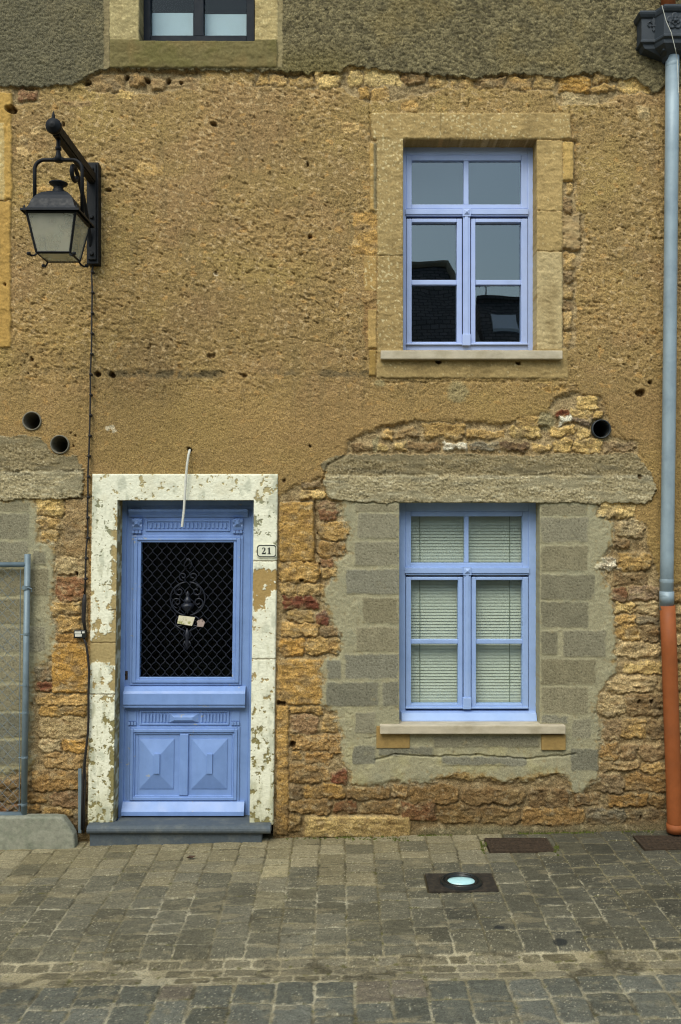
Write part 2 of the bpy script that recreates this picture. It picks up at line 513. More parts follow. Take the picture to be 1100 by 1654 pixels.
# --- upper pebbledash coat
TOP = [(-800, 145), (0, 141), (40, 141), (60, 142), (120, 137), (138, 129), (150, 119), (178, 113), (300, 115), (450, 117), (500, 120), (530, 116), (550, 119),
       (565, 108), (600, 112), (640, 118), (690, 121), (720, 124), (770, 128), (800, 121), (880, 124), (905, 129), (930, 122), (962, 119), (985, 125),
       (1000, 131), (1020, 127), (1040, 138), (1052, 150), (1062, 150), (1075, 140), (1800, 140)]
ty = np.interp(PX, [t[0] for t in TOP], [t[1] for t in TOP]) + 3.5 * perlin(PX / 12, PX * 0, 51) + 2 * nC
up = PY < ty
w, wid = worley(PX / 5.6, PY / 4.8, 3)
hu = 0.011 + 0.012 * (1 - np.clip(w, 0, 1)) + 0.003 * nB + 0.004 * nA + 0.003 * nD
cu = np.empty_like(c); cu[:] = S(107, 98, 73)
cu *= (1 + 0.15 * nA + 0.1 * nB + 0.8 * (wid - 0.5) - 0.35 * ss(.45, .8, w) * 0)[..., None]
cu = mixc(cu, S(94, 90, 74), 0.75 * ss(330, 60, PX + 60 * nA))
cu = mixc(cu, S(120, 104, 66), 0.4 * ss(0.1, 0.7, nE + nA) * ss(420, 560, PX))
cu = mixc(cu, S(106, 95, 54), 0.5 * ss(90, 20, np.abs(PX - 500) + 40 * nA) * ss(60, 110, PY))
cu = mixc(cu, S(118, 108, 84), 0.35 * ss(14, 2, np.abs(PX - 87 + 8 * nA)) * ss(110, 0, PY))
h = np.where(up, hu, h); c = np.where(up[..., None], cu, c); REG[up] = 1
# --- stone zones (bedding mortar lies low)
zones = [
    [(60, 800), (150, 800), (150, 1380), (-60, 1380), (-60, 1250), (46, 1244), (56, 1228), (47, 1214), (49, 1160), (53, 1120), (55, 1079), (86, 1061), (89, 1005), (80, 974), (88, 957), (88, 882), (63, 874)],
    [(440, 800), (480, 788), (500, 778), (522, 772), (528, 808), (548, 812), (563, 850), (561, 900), (538, 908), (543, 925), (534, 943), (518, 960), (530, 987), (540, 1010), (551, 1030), (551, 1062), (520, 1064), (520, 1140),
     (545, 1157), (551, 1184), (554, 1234), (568, 1250), (565, 1270), (640, 1262), (740, 1258), (838, 1264), (912, 1252), (925, 1288), (968, 1258), (968, 1190), (962, 1155), (968, 1126), (991, 1092), (995, 1060), (994, 1000), (987, 958), (972, 924), (965, 905),
     (991, 876), (989, 840), (964, 834), (962, 808), (1024, 808), (1030, 840), (1044, 850), (1052, 900), (1070, 945), (1300, 940), (1300, 1400), (440, 1400)],
    [(560, 712), (612, 690), (680, 680), (750, 682), (820, 684), (890, 664), (896, 640), (930, 634), (970, 640), (982, 670), (990, 705), (1030, 714), (1030, 736), (560, 736)],
    [(14, 138), (60, 138), (64, 166), (24, 170)], [(135, 110), (325, 112), (322, 140), (270, 150), (210, 152), (140, 146)],
    [(410, 112), (1062, 110), (1056, 150), (1000, 152), (970, 168), (905, 170), (895, 144), (720, 142), (690, 150), (630, 164), (578, 160), (556, 142), (410, 140)],
    [(906, 226), (930, 228), (930, 340), (946, 346), (944, 406), (932, 440), (930, 566), (908, 566)],
]
for z in zones:
    a = np.array(z)
    s_ = win(a[:, 0].min(), a[:, 1].min(), a[:, 0].max(), a[:, 1].max(), 12)
    sm = softpoly(s_, z, 1.15, 3.5) * (REG[s_] != 1); mk = sm > 0.5
    lo = fbm(PX[s_] / 34, PY[s_] / 26, 3, 63)
    hb = -0.022 + 0.014 * lo + 0.005 * nB[s_] + 0.006 * nC[s_] + 0.004 * nD[s_] + 0.004 * FA[s_]
    cb = np.empty(mk.shape + (3,), np.float32); cb[:] = S(158, 137, 100)
    cb *= (1 + 0.15 * nB[s_] + 0.15 * nC[s_])[..., None]
    cb = mixc(cb, S(128, 106, 72), 0.7 * ss(0.1, 0.7, fbm(PX[s_] / 30, PY[s_] / 30, 3, 61)))
    h[s_] = h[s_] + (hb - h[s_]) * sm; c[s_] = c[s_] + (cb - c[s_]) * ss(.25, .75, sm)[..., None]
    REG[s_][mk] = 2

KIND = dict(o=(178, 145, 90), g=(182, 142, 78), y=(200, 170, 110), p=(186, 162, 118), b=(140, 115, 80), r=(136, 98, 68), R=(116, 68, 48), k=(132, 120, 96),
            w=(222, 214, 190), m=(148, 122, 92), t=(156, 130, 90), d=(110, 92, 72), q=(164, 130, 80), e=(150, 121, 78))


def stone(x0, y0, x1, y1, k='o', H=0.02, rad=None, warp=1.25, amp=1.0, reg=2, edge=2.2, keep=True):
    s_ = win(x0, y0, x1, y1, 9)
    wx = PX[s_] + (WX[s_] - PX[s_]) * warp; wy = PY[s_] + (WY[s_] - PY[s_]) * warp
    if rad is None: rad = min(x1 - x0, y1 - y0) * R.uniform(.12, .32)
    qx = np.abs(wx - (x0 + x1) / 2) - (x1 - x0) / 2 + rad
    qy = np.abs(wy - (y0 + y1) / 2) - (y1 - y0) / 2 + rad
    sd = np.hypot(np.maximum(qx, 0), np.maximum(qy, 0)) + np.minimum(np.maximum(qx, qy), 0) - rad
    s = ss(1.2, -edge, sd + 1.5 * nC[s_] * warp)
    sx, sy = R.rand() * 90, R.rand() * 90
    rk = fbm(PX[s_] / 17 + sx, PY[s_] / 9 + sy, 4, 71)
    tilt = (R.rand() - 0.5) * 0.006 * (PX[s_] - (x0 + x1) / 2) / max(8, x1 - x0) + (R.rand() - 0.65) * 0.010 * (PY[s_] - (y0 + y1) / 2) / max(8, y1 - y0)
    base = h[s_]
    rg = 0.25 - np.abs(fbm(PX[s_] / 26 + sy, PY[s_] / 11 + sx, 4, 72))
    lev = -0.022 + (H + tilt + amp * (0.0065 * rk + 0.006 * rg + 0.0095 * FA[s_] + 0.0038 * nC[s_] + 0.0024 * nD[s_]) + R.uniform(-.006, .005))
    new = base + (lev - base) * s
    blk = (REG[s_] == 1) & (reg != 8)
    h[s_] = np.where(s > 0, np.where(blk, base, new), base)
    col = np.empty(s.shape + (3,), np.float32)
    v = R.uniform(-9, 9); w_ = R.uniform(-4, 4); col[:] = S(*[max(10, q + v + d_) for q, d_ in zip(KIND[k], (w_, 0, -w_))] if isinstance(k, str) else k)
    f2 = fbm(PX[s_] / 22 + sy, PY[s_] / 13 + sx, 3, 73)
    col *= (1 + (0.18 * rk + 0.16 * rg + 0.16 * FA[s_]) * amp + 0.17 * nC[s_] * amp + 0.15 * nD[s_])[..., None]
    if amp > 0.5:
        col = mixc(col, S(134, 104, 66), 0.55 * ss(0.1, 0.7, f2))
        col = mixc(col, S(200, 176, 130), 0.5 * ss(0.25, 0.8, -f2))
        col = mixc(col, S(118, 104, 80), 0.55 * ss(0.05, 0.6, fbm(PX[s_] / 34 + sx, PY[s_] / 22 + sy, 3, 77)))
        col = mixc(col, S(146, 124, 88), 0.7 * ss(0.25, 0.6, fbm(PX[s_] / 24 + 5, PY[s_] / 20, 3, 75)) * ss(-14, -1, sd))
    m = ss(0.6, -0.9, sd); m = np.where(blk, 0, m)
    c[s_] = mixc(c[s_], col, m)
    REG[s_][(m > 0.5)] = reg


# render-like skim inside the stone strip beside the door
stone(104, 806, 141, 900, 't', 0.018, 3, 1.2, 0.7)
ST = """60 804 102 834 y;61 835 99 855 o;64 856 95 876 o;90 900 137 929 p;91 932 138 969 r;81 970 131 994 o;93 995 130 1021 o;88 1023 140 1038 q;
56 1076 82 1101 k;56 1102 82 1118 R;58 1122 141 1140 o;62 1141 140 1157 o;62 1159 138 1192 p;64 1194 96 1217 p;98 1194 136 1216 g;70 1218 134 1244 q;
48 1246 128 1277 q;45 1278 77 1298 q;79 1279 140 1305 m;46 1302 63 1318 q;65 1307 119 1324 o;-30 1258 35 1275 b;-40 1277 34 1297 b;-30 1299 32 1314 r;36 1262 46 1290 b;
121 1308 138 1340 k;60 1324 118 1350 b;
451 908 517 941 g;451 942 481 962 o;483 943 524 962 o;456 962 514 984 R;463 987 505 1005 o;452 1006 516 1031 o;452 1032 492 1062 g;494 1032 551 1058 o;
483 791 527 806 y;485 779 516 790 b;517 811 541 823 m;517 824 545 840 r;512 842 563 872 o;514 874 560 901 q;517 902 539 915 r;519 916 542 936 o;508 988 532 1008 R;518 1010 550 1031 b;
468 1140 520 1154 o;469 1156 512 1184 m;520 1158 550 1184 o;470 1186 529 1213 q;530 1187 552 1217 q;470 1215 487 1232 o;493 1215 537 1233 q;467 1236 517 1265 q;519 1241 532 1265 q;533 1245 562 1266 R;
464 1268 488 1290 b;491 1268 557 1291 g;560 1272 631 1293 e;634 1270 661 1294 e;664 1270 739 1298 e;468 1292 535 1315 q;539 1296 577 1314 r;584 1296 646 1316 q;467 1319 487 1345 o;
745 1273 849 1300 e;853 1274 918 1306 b;648 1297 705 1327 r;707 1300 777 1331 e;779 1304 840 1333 e;842 1305 946 1334 q;948 1306 1012 1332 k;925 1281 968 1302 b;
966 812 1028 837 y;1000 839 1041 868 p;993 872 1019 885 b;1000 894 1050 921 o;991 924 1048 948 b;989 950 1013 970 r;1016 949 1066 970 m;995 971 1026 992 y;1027 972 1066 993 p;
995 995 1026 1009 o;1028 994 1066 1009 k;995 1010 1034 1035 o;1036 1010 1067 1035 b;995 1037 1068 1063 p;1008 1068 1071 1089 y;984 1092 1061 1119 p;1064 1094 1090 1117 b;967 1121 1011 1158 p;1013 1122 1076 1158 b;
974 1162 1006 1197 b;1006 1161 1047 1194 o;1049 1162 1079 1195 b;971 1200 1001 1228 e;1003 1203 1032 1228 b;1034 1202 1079 1229 b;969 1230 1034 1246 e;1036 1233 1080 1249 o;
969 1250 1008 1281 b;1010 1251 1081 1281 e;982 1284 1048 1304 q;1051 1285 1083 1306 e;1015 1309 1085 1334 k;
28 143 59 164 r;143 118 201 147 t;207 119 236 138 t;242 126 269 146 t;274 124 322 146 t;
415 118 433 138 o;435 119 464 139 o;466 123 507 139 o;509 117 553 141 y;562 113 586 138 y;588 112 648 137 y;650 118 686 136 b;693 121 722 141 o;728 124 769 143 o;771 124 815 143 t;817 124 861 142 o;863 123 901 141 o;
903 123 957 148 g;958 121 986 134 o;958 137 996 149 o;998 123 1050 148 y;578 140 598 158 o;600 141 629 162 o;650 164 676 179 o;908 150 968 171 p;
682 683 750 707 o;753 693 819 709 o;824 688 873 707 y;618 693 636 708 o;640 694 676 708 t;568 715 606 728 b;609 716 626 728 y;637 715 656 728 y;658 715 709 728 b;713 714 757 727 w;761 715 809 728 k;810 715 857 728 d;859 716 890 729 y;
892 707 925 731 y;927 708 971 731 y;973 714 1026 730 b;890 688 930 705 y;931 689 957 707 y;932 638 967 662 y;921 662 956 674 y;957 663 974 677 y;921 675 958 686 d;899 665 918 674 R;866 620 892 632 o;895 620 932 632 o;834 671 893 690 o;
914 294 925 314 o;910 317 923 340 b;912 409 930 435 o;909 438 925 456 b;910 459 928 480 o;910 483 926 504 b;911 507 927 531 o;911 534 923 562 o"""
for t in ST.replace('\n', '').split(';'):
    a = t.split()
    stone(*map(float, a[:4]), a[4])
# further rubble to the right of the downpipe
for yy in range(950, 1330, 24):
    xx = 1086 + R.rand() * 6
    while xx < 1290:
        wd = R.uniform(34, 70); stone(xx, yy + R.uniform(0, 3), xx + wd - 3, yy + 21, R.choice(list('obqep'))); xx += wd
# single stones showing through the render
for x0, y0, x1, y1, k in ((553, 195, 581, 215, 'o'), (187, 144, 214, 161, 'y'), (222, 263, 263, 282, 'o'), (60, 298, 86, 312, 'o'), (28, 222, 44, 236, 'p'), (50, 205, 66, 216, 'p'),
                          (570, 343, 609, 411, 'o'), (26, 238, 46, 253, 'p'), (588, 415, 608, 562, 't'), (1028, 172, 1052, 190, 'p'), (100, 164, 150, 172, 't')):
    stone(x0, y0, x1, y1, k, 0.026, None, 1.2, 0.9, reg=2 if k == 'o' else 0, edge=5)
# white rendered lumps
stone(965, 899, 997, 921, 'w', 0.03, 4, 2.2); stone(904, 673, 921, 685, 'w', 0.024, 1, 1.5, 0.5)
# big dressed stones
for x0, y0, x1, y1, k in ((83, 1039, 142, 1119, 'g'), (141, 832, 151, 1118, 'q'), (451, 811, 508, 907, 'g'), (447, 1065, 520, 1138, 'g'), (446, 1139, 466, 1350, 'g'), (492, 1319, 662, 1354, 'y')):
    stone(x0, y0, x1, y1, k, 0.026, 3, 0.45, 0.75)

# --- concrete block infill
BZ = [[(-130, 806), (58, 808), (60, 813), (61, 854), (64, 873), (88, 881), (88, 957), (80, 974), (82, 994), (89, 1005), (86, 1061), (55, 1079), (53, 1120), (49, 1162), (48, 1215), (57, 1227), (47, 1240), (0, 1255), (-130, 1256)],
      [(547, 806), (548, 830), (564, 850), (561, 874), (560, 899), (539, 907), (543, 924), (535, 943), (518, 960), (530, 987), (539, 1010), (550, 1029), (551, 1060), (521, 1063), (520, 1140), (545, 1157), (550, 1184), (555, 1234), (568, 1249), (566, 1270),
       (610, 1270), (660, 1262), (684, 1266), (720, 1252), (751, 1246), (790, 1258), (836, 1262), (870, 1250), (911, 1247), (925, 1289), (950, 1272), (967, 1258), (967, 1245), (969, 1192), (976, 1166), (962, 1155), (967, 1127), (991, 1092), (995, 1057), (994, 1000),
       (987, 957), (973, 926), (966, 906), (991, 876), (989, 839), (964, 833), (962, 806)]]
for z in BZ:
    a = np.array(z); s_ = win(a[:, 0].min(), a[:, 1].min(), a[:, 0].max(), a[:, 1].max(), 12)
    sm = softpoly(s_, z, 1.5, 10.0); mk = sm > 0.5
    lump = fbm(PX[s_] / 24, PY[s_] / 30, 4, 81)
    hb = 0.000 + 0.006 * lump + 0.0026 * nC[s_] + 0.0015 * nD[s_] + 0.0035 * FA[s_] * ss(585, 560, np.minimum(PX[s_], 1530 - PX[s_]))
    hb -= 0.012 * ss(0.12, 0.0, np.abs(fbm(PX[s_] / 38, PY[s_] / 24, 3, 83))) * ss(-0.1, 0.3, lump) * ss(585, 560, np.minimum(PX[s_], 1530 - PX[s_]))
    cb = np.empty(mk.shape + (3,), np.float32); cb[:] = S(155, 149, 124)
    cb *= (1 + 0.10 * lump + 0.07 * nC[s_] + 0.06 * nD[s_])[..., None]
    cb = mixc(cb, S(142, 139, 118), 0.7 * ss(0.0, 0.6, nA[s_] + 0.4 * lump))
    cb = mixc(cb, S(166, 158, 118), 0.5 * ss(0.1, 0.6, -nA[s_]) * ss(1100, 1250, PY[s_]))
    hb = hb - 0.010 * ss(.98, .4, sm)
    h[s_] = h[s_] + (np.maximum(hb, h[s_] * .6) - h[s_]) * sm; c[s_] = c[s_] + (cb - c[s_]) * ss(.15, .9, sm + .4 * nC[s_] + .25 * nB[s_])[..., None]; REG[s_][mk] = 3


def block(x0, y0, x1, y1, col):
    v_ = R.uniform(-8, 6); col = [q + v_ for q in col]
    x0, y0, x1, y1 = x0 - 1.2, y0 - 0.8, x1 + 0.6, y1 + 0.8
    s_ = win(x0, y0, x1, y1, 5)
    wx = PX[s_] + (WX[s_] - PX[s_]) * 0.28; wy = PY[s_] + (WY[s_] - PY[s_]) * 0.28
    rad = 2.5
    qx = np.abs(wx - (x0 + x1) / 2) - (x1 - x0) / 2 + rad; qy = np.abs(wy - (y0 + y1) / 2) - (y1 - y0) / 2 + rad
    sd = np.hypot(np.maximum(qx, 0), np.maximum(qy, 0)) + np.minimum(np.maximum(qx, qy), 0) - rad
    s = ss(1.0, -1.4, sd)
    sm = ss(-0.6, 0.05, nB[s_] + 0.5 - 0.85 * ss(-5, 0, sd))            # mortar smeared over the rim
    pit = ss(0.35, 0.6, perlin(PX[s_] / 2.3, PY[s_] / 2.3, 91))
    lev = 0.0045 + 0.0012 * nD[s_] - 0.004 * pit + R.uniform(-.002, .002)
    h[s_] = h[s_] + (lev - h[s_]) * s * 0.85
    k = np.empty(s.shape + (3,), np.float32); k[:] = S(*col)
    k *= (1 + 0.13 * nB[s_] + 0.10 * nA[s_] + 0.22 * nD[s_] + 0.1 * nF[s_] - 0.35 * pit)[..., None]
    c[s_] = mixc(c[s_], k, s * (0.25 + 0.75 * sm))


G1, G2, G3 = (131, 126, 108), (136, 129, 107), (125, 122, 108)
for t in """578 829 643 869 1;573 875 643 913 1;560 920 643 959 3;586 966 643 1006 2;576 1013 643 1051 2;575 814 643 826 2;558 1057 643 1096 3;529 1067 550 1096 3;528 1102 611 1140 3;619 1102 643 1140 3;574 1151 606 1184 1;570 1205 606 1234 3;
874 816 947 832 2;874 836 950 876 1;874 882 949 921 2;874 928 960 968 1;874 973 950 1013 1;874 1019 900 1057 1;910 1019 978 1060 1;874 1065 963 1105 2;875 1110 950 1152 2;875 1156 918 1168 3;925 1162 954 1193 1;923 1210 967 1244 3;
-60 811 49 826 2;-90 830 47 870 1;-60 875 45 913 1;54 889 73 912 1;-80 919 78 961 2;-90 967 52 1007 2;-70 1013 73 1053 1;-90 1060 48 1099 2;-60 1106 48 1147 2;-90 1152 47 1190 3;-60 1196 46 1236 3;612 1206 700 1220 3;712 1222 850 1236 3;700 1190 870 1206 1""".replace('\n', '').split(';'):
    a = t.split(); block(*map(float, a[:4]), {'1': G1, '2': G2, '3': G3}[a[4]])

# --- concrete lintels
LZ = [([(530, 742), (552, 735), (700, 733), (860, 735), (1022, 732), (1040, 748), (1054, 762), (1056, 806), (1040, 813), (646, 812), (600, 811), (548, 809), (528, 800), (522, 776), (518, 752)], 4, 768),
      ([(-130, 704), (0, 703), (70, 706), (84, 732), (128, 738), (134, 770), (134, 804), (104, 806), (-130, 807)], 5, 761)]
for z, rid, led in LZ:
    a = np.array(z); s_ = win(a[:, 0].min(), a[:, 1].min(), a[:, 0].max(), a[:, 1].max(), 12)
    mk = inpoly(PX[s_] + (WX[s_] - PX[s_]) * 1.9, PY[s_] + (WY[s_] - PY[s_]) * 0.9, z)
    low = ss(led - 3, led + 3, PY[s_] + 3 * nB[s_])
    agg = 0.7 * fbm(PX[s_] / 3.6, PY[s_] / 3.0, 2, 95) + 0.5 * nD[s_] + 0.35 * FA[s_]
    big = fbm(PX[s_] / 40, PY[s_] / 16, 4, 96)
    smooth = ss(0.1, 0.4, fbm(PX[s_] / 70, PY[s_] / 22, 3, 97) + (0.1 if rid == 5 else 0.0))
    hb = 0.004 + 0.012 * low + (1 - smooth) * (0.006 * agg) + 0.004 * FA[s_] + 0.006 * big - 0.012 * ss(3.5, 0, np.abs(PY[s_] - led + 3 * nB[s_])) * ss(-0.2, 0.3, big)
    cb = np.empty(mk.shape + (3,), np.float32); cb[:] = S(158, 144, 112)
    cb = mixc(cb, S(184, 170, 138), 0.85 * ss(0.05, 0.6, agg) * (1 - 0.8 * smooth))
    cb = mixc(cb, S(96, 84, 60), 0.75 * ss(0.05, 0.6, -agg) * (1 - 0.7 * smooth))
    cb = mixc(cb, S(122, 116, 96), 0.7 * smooth)
    sm_ = ss(0.15, 0.45, fbm(PX[s_] / 60, PY[s_] / 9, 3, 98)) * ss(26, 8, np.abs(PY[s_] - led))
    cb = mixc(cb, S(104, 100, 86), 0.75 * sm_)
    cb = mixc(cb, S(214, 202, 174), 0.85 * ss(0.22, 0.5, perlin(PX[s_] / 3.1, PY[s_] / 2.7, 94) * (0.7 + 0.6 * big)) * (1 - .6 * smooth))
    cb = mixc(cb, S(70, 60, 44), 0.7 * ss(0.28, 0.55, -perlin(PX[s_] / 3.4, PY[s_] / 2.6, 93)) * (1 - .6 * smooth))
    cb = mixc(cb, S(206, 198, 172), 0.6 * ss(0.35, 0.6, fbm(PX[s_] / 22, PY[s_] / 5, 3, 99)) * low)
    cb = mixc(cb, S(112, 98, 70), 0.45 * (1 - low))
    cb = mixc(cb, S(168, 158, 130), 0.3 * low)
    h[s_] = np.where(mk, hb, h[s_]); c[s_] = np.where(mk[..., None], cb, c[s_]); REG[s_][mk] = rid

# --- dressed stone window surrounds
def ash(x0, y0, x1, y1, col, reg, H=0.034, warp=0.3, fl=0.0, amp=0.4):
    stone(x0, y0, x1, y1, col, H, 1.6, warp, amp, reg, edge=1.6)
    s_ = win(x0, y0, x1, y1, 0)
    if fl:
        k = ss(fl, fl + 0.12, fbm(PX[s_] / 4.6, PY[s_] / 5.2, 3, 105) + 0.25 * nA[s_])
        c[s_] = mixc(c[s_], S(206, 190, 146), 0.8 * k * (REG[s_] == reg))
    g = ss(-0.1, 0.7, fbm(PX[s_] / 40, PY[s_] / 90, 3, 107))
    c[s_] = mixc(c[s_], S(126, 106, 68), 0.5 * g * (REG[s_] == reg))


OC = (160, 136, 90)
for a in ((600, 183, 712, 225, OC), (711, 183, 921, 225, OC), (609, 224, 652, 413, (156, 134, 90)), (609, 414, 652, 568, (154, 131, 87)), (866, 227, 909, 341, (166, 141, 93)),
          (866, 342, 909, 406, (163, 139, 92)), (866, 407, 909, 568, (174, 155, 114)), (608, 564, 917, 611, (154, 132, 88)),
          (597, 231, 608, 341, (172, 140, 84)), (588, 414, 608, 470, (164, 134, 82)), (594, 500, 608, 563, (172, 142, 88)), (596, 566, 607, 607, (150, 122, 68)), (909, 229, 927, 292, (176, 146, 88))):
    ash(*a, 6, fl=0.42 if a[1] < 420 and a[0] < 720 else 0.7)
stone(909, 343, 938, 406, (160, 136, 96), 0.028, 4, 1.5, 0.7, 6)
# greenish skim joint left of the jamb and patch below the apron
for x0, y0, x1, y1 in ((604, 228, 609, 342),):
    s_ = win(x0, y0, x1, y1, 2); k = ss(x0 - 2, x0 + 1, PX[s_]) * ss(x1 + 1, x1 - 1, PX[s_]) * ss(y0, y0 + 6, PY[s_]) * ss(y1, y1 - 6, PY[s_])
    c[s_] = mixc(c[s_], S(126, 116, 88), 0.9 * k); h[s_] -= 0.006 * k
for x0, y0, x1, y1, yy in ((602, 612, 625, 626, 0), (718, 612, 760, 655, 0), (868, 660, 900, 700, 0), (600, 700, 614, 735, 0)):
    s_ = win(x0, y0, x1, y1, 4)
    k = ss(1.0, 0.6, np.hypot((WX[s_] - (x0 + x1) / 2) / (x1 - x0) * 2, (WY[s_] - (y0 + y1) / 2) / (y1 - y0) * 2))
    c[s_] = mixc(c[s_], S(146, 136, 102), 0.85 * k); h[s_] += 0.004 * k
# upper left window and the jamb at the frame edge
ash(178, -95, 226, 67, (160, 146, 108), 8, 0.046, fl=0.5); ash(412, -95, 449, 67, (168, 150, 108), 8, 0.046, fl=0.45); ash(178, 67, 448, 112, (110, 100, 66), 8, 0.05)
s_ = win(178, 67, 448, 112, 0); c[s_] = mixc(c[s_], S(98, 93, 52), 0.6 * ss(-0.1, 0.5, nA[s_] + 0.3 * nB[s_]))
ash(449, -95, 457, 112, (140, 128, 96), 8, 0.042); ash(168, -95, 177, 112, (128, 116, 88), 8, 0.038)
ash(-120, 150, 20, 324, (176, 142, 80), 7, 0.034, 0.5); ash(-120, 326, 18, 562, (172, 138, 78), 7, 0.034, 0.5); ash(-120, 200, 8, 324, (182, 158, 108), 7, 0.04, 0.4, fl=0.35)
# corbel strip above apron hole marks
def pit(x, y, r, dep=0.03, sq=1.0):
    r *= .86
    s_ = win(x - r, y - r, x + r, y + r, 4)
    dd = np.hypot((WX[s_] * .6 + PX[s_] * .4 - x) / sq, WY[s_] * .6 + PY[s_] * .4 - y) + 1.6 * nC[s_]
    k = ss(r + 0.6, r - 1.2, dd)
    h[s_] -= dep * k
    c[s_] = mixc(c[s_], S(92, 72, 46), 0.8 * k)


for a in ((140, 134, 6, .05), (204, 125, 5, .05), (238, 129, 6, .05), (271, 128, 6, .05), (291, 134, 3.2, .05), (17, 178, 8, .06, 1.3), (346, 199, 4, .03, 1.4), (500, 383, 4, .04, 1.3), (100, 200, 3.5, .03), (349, 440, 3.5, .03),
          (157, 605, 5, .05), (180, 605, 5.5, .05), (307, 727, 4, .06), (500, 720, 3.2, .05), (340, 575, 5, .02, 1.4), (1036, 635, 7, .05, 1.2), (708, 586, 4, .05, 1.3), (838, 586, 4, .05, 1.3), (9, 462, 2.6, .03), (51, 580, 3.5, .03),
          (112, 700, 2, .03), (121, 705, 2, .03), (122, 714, 2, .03), (118, 722, 2, .03), (1034, 770, 4, .03), (1033, 1133, 4, .03, 0.8), (1054, 1133, 4, .03), (473, 1204, 6, .05), (1036, 1322, 3.5, .03), (1022, 937, 2.4, .04, .6),
          (123, 928, 3.5, .04, 0.8), (487, 937, 4, .03), (460, 776, 3, .02), (46, 602, 1.6, .03), (496, 264, 4, .03, .5), (1050, 617, 3, .03), (175, 305, 4, .03, 1.4), (455, 1138, 5, .04, 2.5), (998, 1095, 2.4, .04, .7), (392, 605, 3.5, .03, 1.6), (512, 860, 2, .05, .7), (513, 895, 2, .05, .8)):
    pit(*a)
for x, y in ((174, 692), (184, 696), (181, 690), (349, 442)):
    s_ = win(x - 4, y - 4, x + 4, y + 4, 3); k = ss(4.5, 2.5, np.hypot(PX[s_] - x, PY[s_] - y) + nC[s_] * 2); c[s_] = mixc(c[s_], S(206, 196, 172), 0.9 * k)
# crack lines
def crack(pts, wd=1.3, dep=0.012):
    for (x0, y0), (x1, y1) in zip(pts[:-1], pts[1:]):
        s_ = win(min(x0, x1), min(y0, y1), max(x0, x1), max(y0, y1), 6)
        px, py = PX[s_] + 2 * nB[s_], PY[s_] + 2 * nB[s_]
        t = np.clip(((px - x0) * (x1 - x0) + (py - y0) * (y1 - y0)) / max(1, (x1 - x0) ** 2 + (y1 - y0) ** 2), 0, 1)
        dd = np.hypot(px - x0 - t * (x1 - x0), py - y0 - t * (y1 - y0))
        h[s_] -= dep * ss(wd + 1, wd - 0.8, dd)


crack([(598, 150), (597, 190), (600, 225), (608, 228)]); crack([(921, 172), (926, 230)]); crack([(930, 228), (928, 300)]); crack([(24, 170), (8, 220)], 1, .006)
crack([(0, 325), (24, 328), (24, 420)], 1, .006); crack([(140, 152), (160, 176), (230, 190)], 1, .005); crack([(508, 811), (509, 910), (517, 911), (518, 962)], 1.5, .02)
crack([(530, 806), (520, 780), (530, 750), (560, 735)], 1.5, .012); crack([(980, 650), (990, 690), (1040, 740)], 1, .008); crack([(590, 1194), (620, 1187)], 1, .006); crack([(606, 1228), (640, 1218), (700, 1222), (770, 1220), (850, 1226), (930, 1218)], 1.2, .014)
crack([(600, 618), (760, 616), (918, 616)], 1.2, .006); crack([(820, 550), (960, 560), (1050, 590)], 0.8, .004); crack([(400, 555), (470, 545), (540, 556)], 0.9, .006); crack([(370, 570), (420, 578), (470, 565)], 0.8, .006)
# damp and soil towards the ground, a mossy foot line
k = ss(1300, 1350, PY + 10 * nB) * ((REG == 2) | (REG == 0)); c = mixc(c, S(110, 92, 56), 0.55 * k)
k = ss(1326, 1338, PY + 5 * nB + np.interp(PX, [440, 1090], [-12, 3])) * ss(655, 690, PX); c = mixc(c, S(128, 122, 94), 0.8 * k); h = h * (1 - k) + (-0.002 + 0.006 * nB) * k
k = ss(1225, 1285, PY + 12 * nB) * (REG == 2); c *= (1 - 0.26 * k * (1 - 0.9 * ((PX > 488) & (PX < 664) & (PY > 1317))))[..., None]
k = ss(1150, 1290, PY) * (REG == 2) * ss(-0.3, 0.5, nA); c = mixc(c, S(112, 80, 46), 0.25 * k)
# chalky splashes on some rubble
k = ss(0.38, 0.6, fbm(PX / 15, PY / 11, 4, 121)) * (REG == 2) * ss(780, 820, PY); c = mixc(c, S(190, 172, 136), 0.3 * k)

c *= np.array((1.02, 1.01, 0.93), np.float32)
c = np.where((REG == 0)[..., None], c * np.array((1.035, 0.985, 0.95), np.float32), c)
c = np.where(((REG == 2) | (REG == 6))[..., None], c * np.array((1.04, 1.05, 1.12), np.float32), c)
REG[(REG == 2) & (PY > 175) & (PY < 598) & (PX > 22)] = 0
# ------------------------------------------------------------------ house
house = empty('stone_house', (0, 0, 0))
tag(house, 'ochre rendered house front with patches of bare stone, a blue panelled door and blue windows', 'house')

VW = np.stack([(PX - CX) * D / F, -h, CZ + (CY - PY) * D / F], -1)
nr, nc = PX.shape
idx = np.arange(nr * nc).reshape(nr, nc)
fq = np.stack([idx[:-1, :-1], idx[1:, :-1], idx[1:, 1:], idx[:-1, 1:]], -1)
fx = (PX[:-1, :-1] + PX[1:, 1:]) / 2; fy = (PY[:-1, :-1] + PY[1:, 1:]) / 2
freg = REG[:-1, :-1].copy()
keep = np.ones(fx.shape, bool)
for x0, y0, x1, y1 in OPEN:
    keep &= ~((fx > x0) & (fx < x1) & (fy > y0) & (fy < y1))
HOLES = [(52, 680, 14), (97, 718, 14), (971, 693, 14)]
for x, y, r in HOLES:
    keep &= np.hypot(fx - x, fy - y) > r - 0.5
verts = VW.reshape(-1, 3); cols = c.reshape(-1, 3)
faces = fq[keep]; fr = freg[keep]
